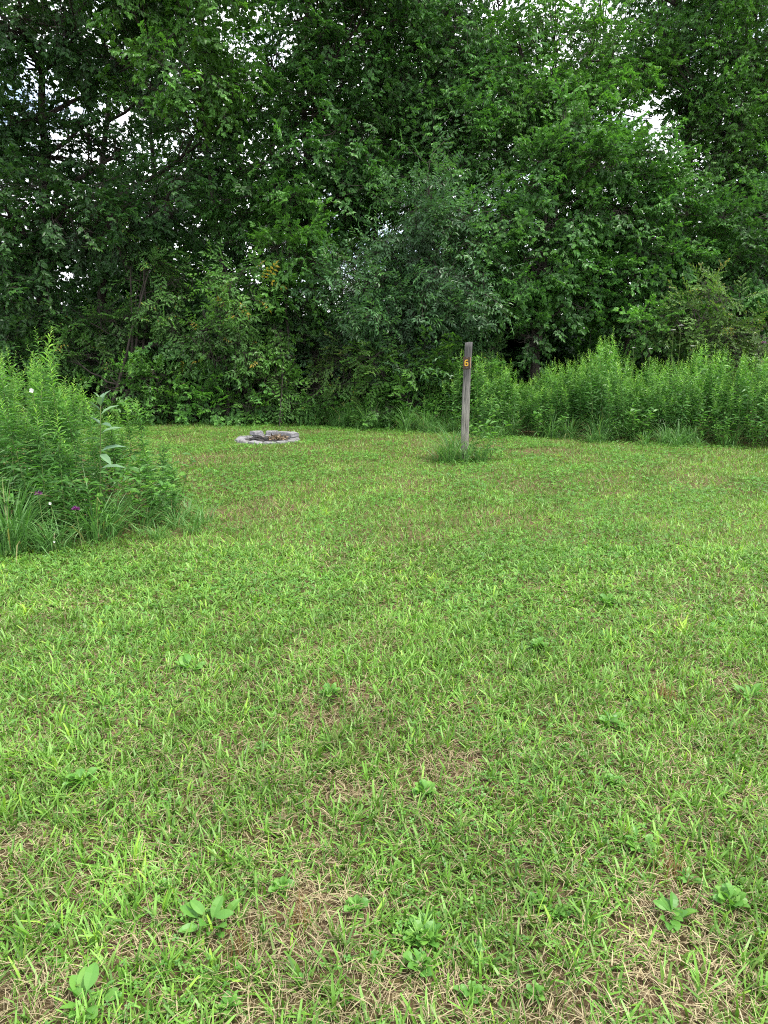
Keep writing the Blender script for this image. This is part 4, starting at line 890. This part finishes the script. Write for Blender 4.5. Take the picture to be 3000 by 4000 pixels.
# ---------------------------------------------------------------- fire ring
def fire_ring():
    m_b = solid_mat('grey_concrete', (.13, .125, .13), (.27, .265, .275), 26, .92, .6, detail=9)
    m_s = solid_mat('sooty_concrete', (.09, .085, .085), (.30, .29, .29), 14, .92, .6, detail=9)
    nb = 13; g = random.Random(3)
    def wedge(name, lo, li, dep, hgt, mat, loc, rz, tilt, label, group=None):
        b = bmesh.new()
        pts = [(-lo / 2, dep / 2), (lo / 2, dep / 2), (li / 2, -dep / 2), (-li / 2, -dep / 2)]
        lo_ = [b.verts.new((x, y, 0)) for x, y in pts]; hi_ = [b.verts.new((x, y, hgt)) for x, y in pts]
        b.faces.new(lo_); b.faces.new(hi_[::-1])
        for k in range(4): b.faces.new((lo_[k], hi_[k], hi_[(k + 1) % 4], lo_[(k + 1) % 4]))
        bmesh.ops.recalc_face_normals(b, faces=b.faces)
        bmesh.ops.bevel(b, geom=b.edges[:], offset=.008, segments=2, affect='EDGES')
        bmesh.ops.subdivide_edges(b, edges=b.edges[:], cuts=2, use_grid_fill=True)
        for v in b.verts: v.co += Vector((g.gauss(0, .0012), g.gauss(0, .0012), g.gauss(0, .001)))
        o = bm_obj(name, b, [mat], None, loc); o.rotation_euler = (tilt[0], tilt[1], rz); tag(o, label, 'paving block', group); return o
    Rm = .46
    for k in range(nb):
        a = 2 * math.pi * k / nb + .1; x, y = FX + Rm * math.cos(a), FY + Rm * math.sin(a)
        back = math.sin(a)
        z = float(gz(x, y)) + (-.035 if back > .25 else -.045 if back > -.5 else -.05)
        wedge('paver_block', .232, .165, .155, .092, m_s if k % 4 == 0 else m_b, (x + g.gauss(0, .012), y + g.gauss(0, .012), z - .015 + g.gauss(0, .007)), a - math.pi / 2 + g.gauss(0, .05), (g.gauss(0, .06), g.gauss(0, .06)),
              'grey concrete block half sunk in the lower course of the fire ring', 'lower blocks of the fire ring')
    for px, deg, lb, rr in [(983, 122, 'grey block, leftmost of the upper course at the back of the fire ring', .45), (1036, 90, 'grey block, second from left in the upper course of the fire ring', .47),
                        (1082, 62, 'grey block, third from left in the upper course of the fire ring', .46), (1120, 34, 'grey block, rightmost of the upper course of the fire ring', .47)]:
        a = R(deg); x, y = FX + rr * math.cos(a), FY + rr * math.sin(a)
        wedge('paver_block', .215, .17, .15, .068, m_b, (x, y, float(gz(x, y)) + .045), a - math.pi / 2 + g.gauss(0, .05), (g.gauss(0, .02), g.gauss(0, .02)), lb)
    # ash bed
    m_ash = solid_mat('black_ash', (.006, .006, .006), (.05, .045, .042), 30, .95, .8)
    B = Buf(); n = 24; V = [(0, 0, .02)]; Q = []
    for r_ in range(1, 7):
        for k in range(n): a = k / n * 6.2832; V.append((r_ * .064 * math.cos(a), r_ * .064 * math.sin(a), .012 + .02 * g.random() - .002 * r_))
    Q += [(0, 1 + k, 1 + (k + 1) % n, -1) for k in range(n)]
    for r_ in range(5): Q += [(1 + r_ * n + k, 1 + (r_ + 1) * n + k, 1 + (r_ + 1) * n + (k + 1) % n, 1 + r_ * n + (k + 1) % n) for k in range(n)]
    B.add(V, Q); tag(link('ash', B.mesh('ash', [m_ash]), None, (FX, FY, .006)), 'black ash and soot on the floor of the fire ring', 'ash', kind='stuff')
    m_char = solid_mat('charred_wood', (.006, .006, .007), (.04, .038, .036), 20, .8, .6)
    for k in range(9):
        a = g.uniform(0, 6.28); l = g.uniform(.08, .2); cx, cy = FX + g.uniform(-.26, .05), FY + g.uniform(-.2, .15)
        z0 = .05; v, q = tube(np.array([(-l / 2, 0, 0), (-.1 * l, .004, .004), (.2 * l, -.004, .002), (l / 2, 0, .006)]), [.012, .017, .015, .010], 7, .1); B = Buf(); B.add(v, q)
        o = link('charred_stick', B.mesh('charred_stick', [m_char]), None, (cx, cy, z0), a); tag(o, 'black charred stick on the ash inside the fire ring', 'stick', 'charred sticks in the fire ring')
    B = Buf(); nn = 220; x = .16 + rng.normal(0, .11, nn); y = rng.normal(0.05, .11, nn); k = np.hypot(x, y) < .36; x, y = x[k], y[k]; nn = len(x)
    tv, tq = leaf4(.075, .022, .3, .1); z = .035 + .05 * np.exp(-((x - .15) ** 2 + y ** 2) / .02) * rng.random(nn) + .015 * rng.random(nn)
    stamp(B, tv, tq, np.zeros(1), frames(rng.normal(0, 1, (nn, 3)) * (1, 1, .35), rng.normal(0, .6, nn)) * rng.uniform(.5, 1.2, nn)[:, None, None], np.stack([x, y, z], -1), rng.random(nn))
    md = leaf_mat('dry_leaf_litter', [(0, (.06, .04, .025)), (.5, (.22, .15, .09)), (1, (.40, .31, .20))], transl=.1)
    tag(link('dry_leaves', B.mesh('dry_leaves', [md]), None, (FX, FY, 0)), 'heap of tan dry leaves in the right side of the fire ring', 'dry leaves', kind='stuff')
fire_ring()
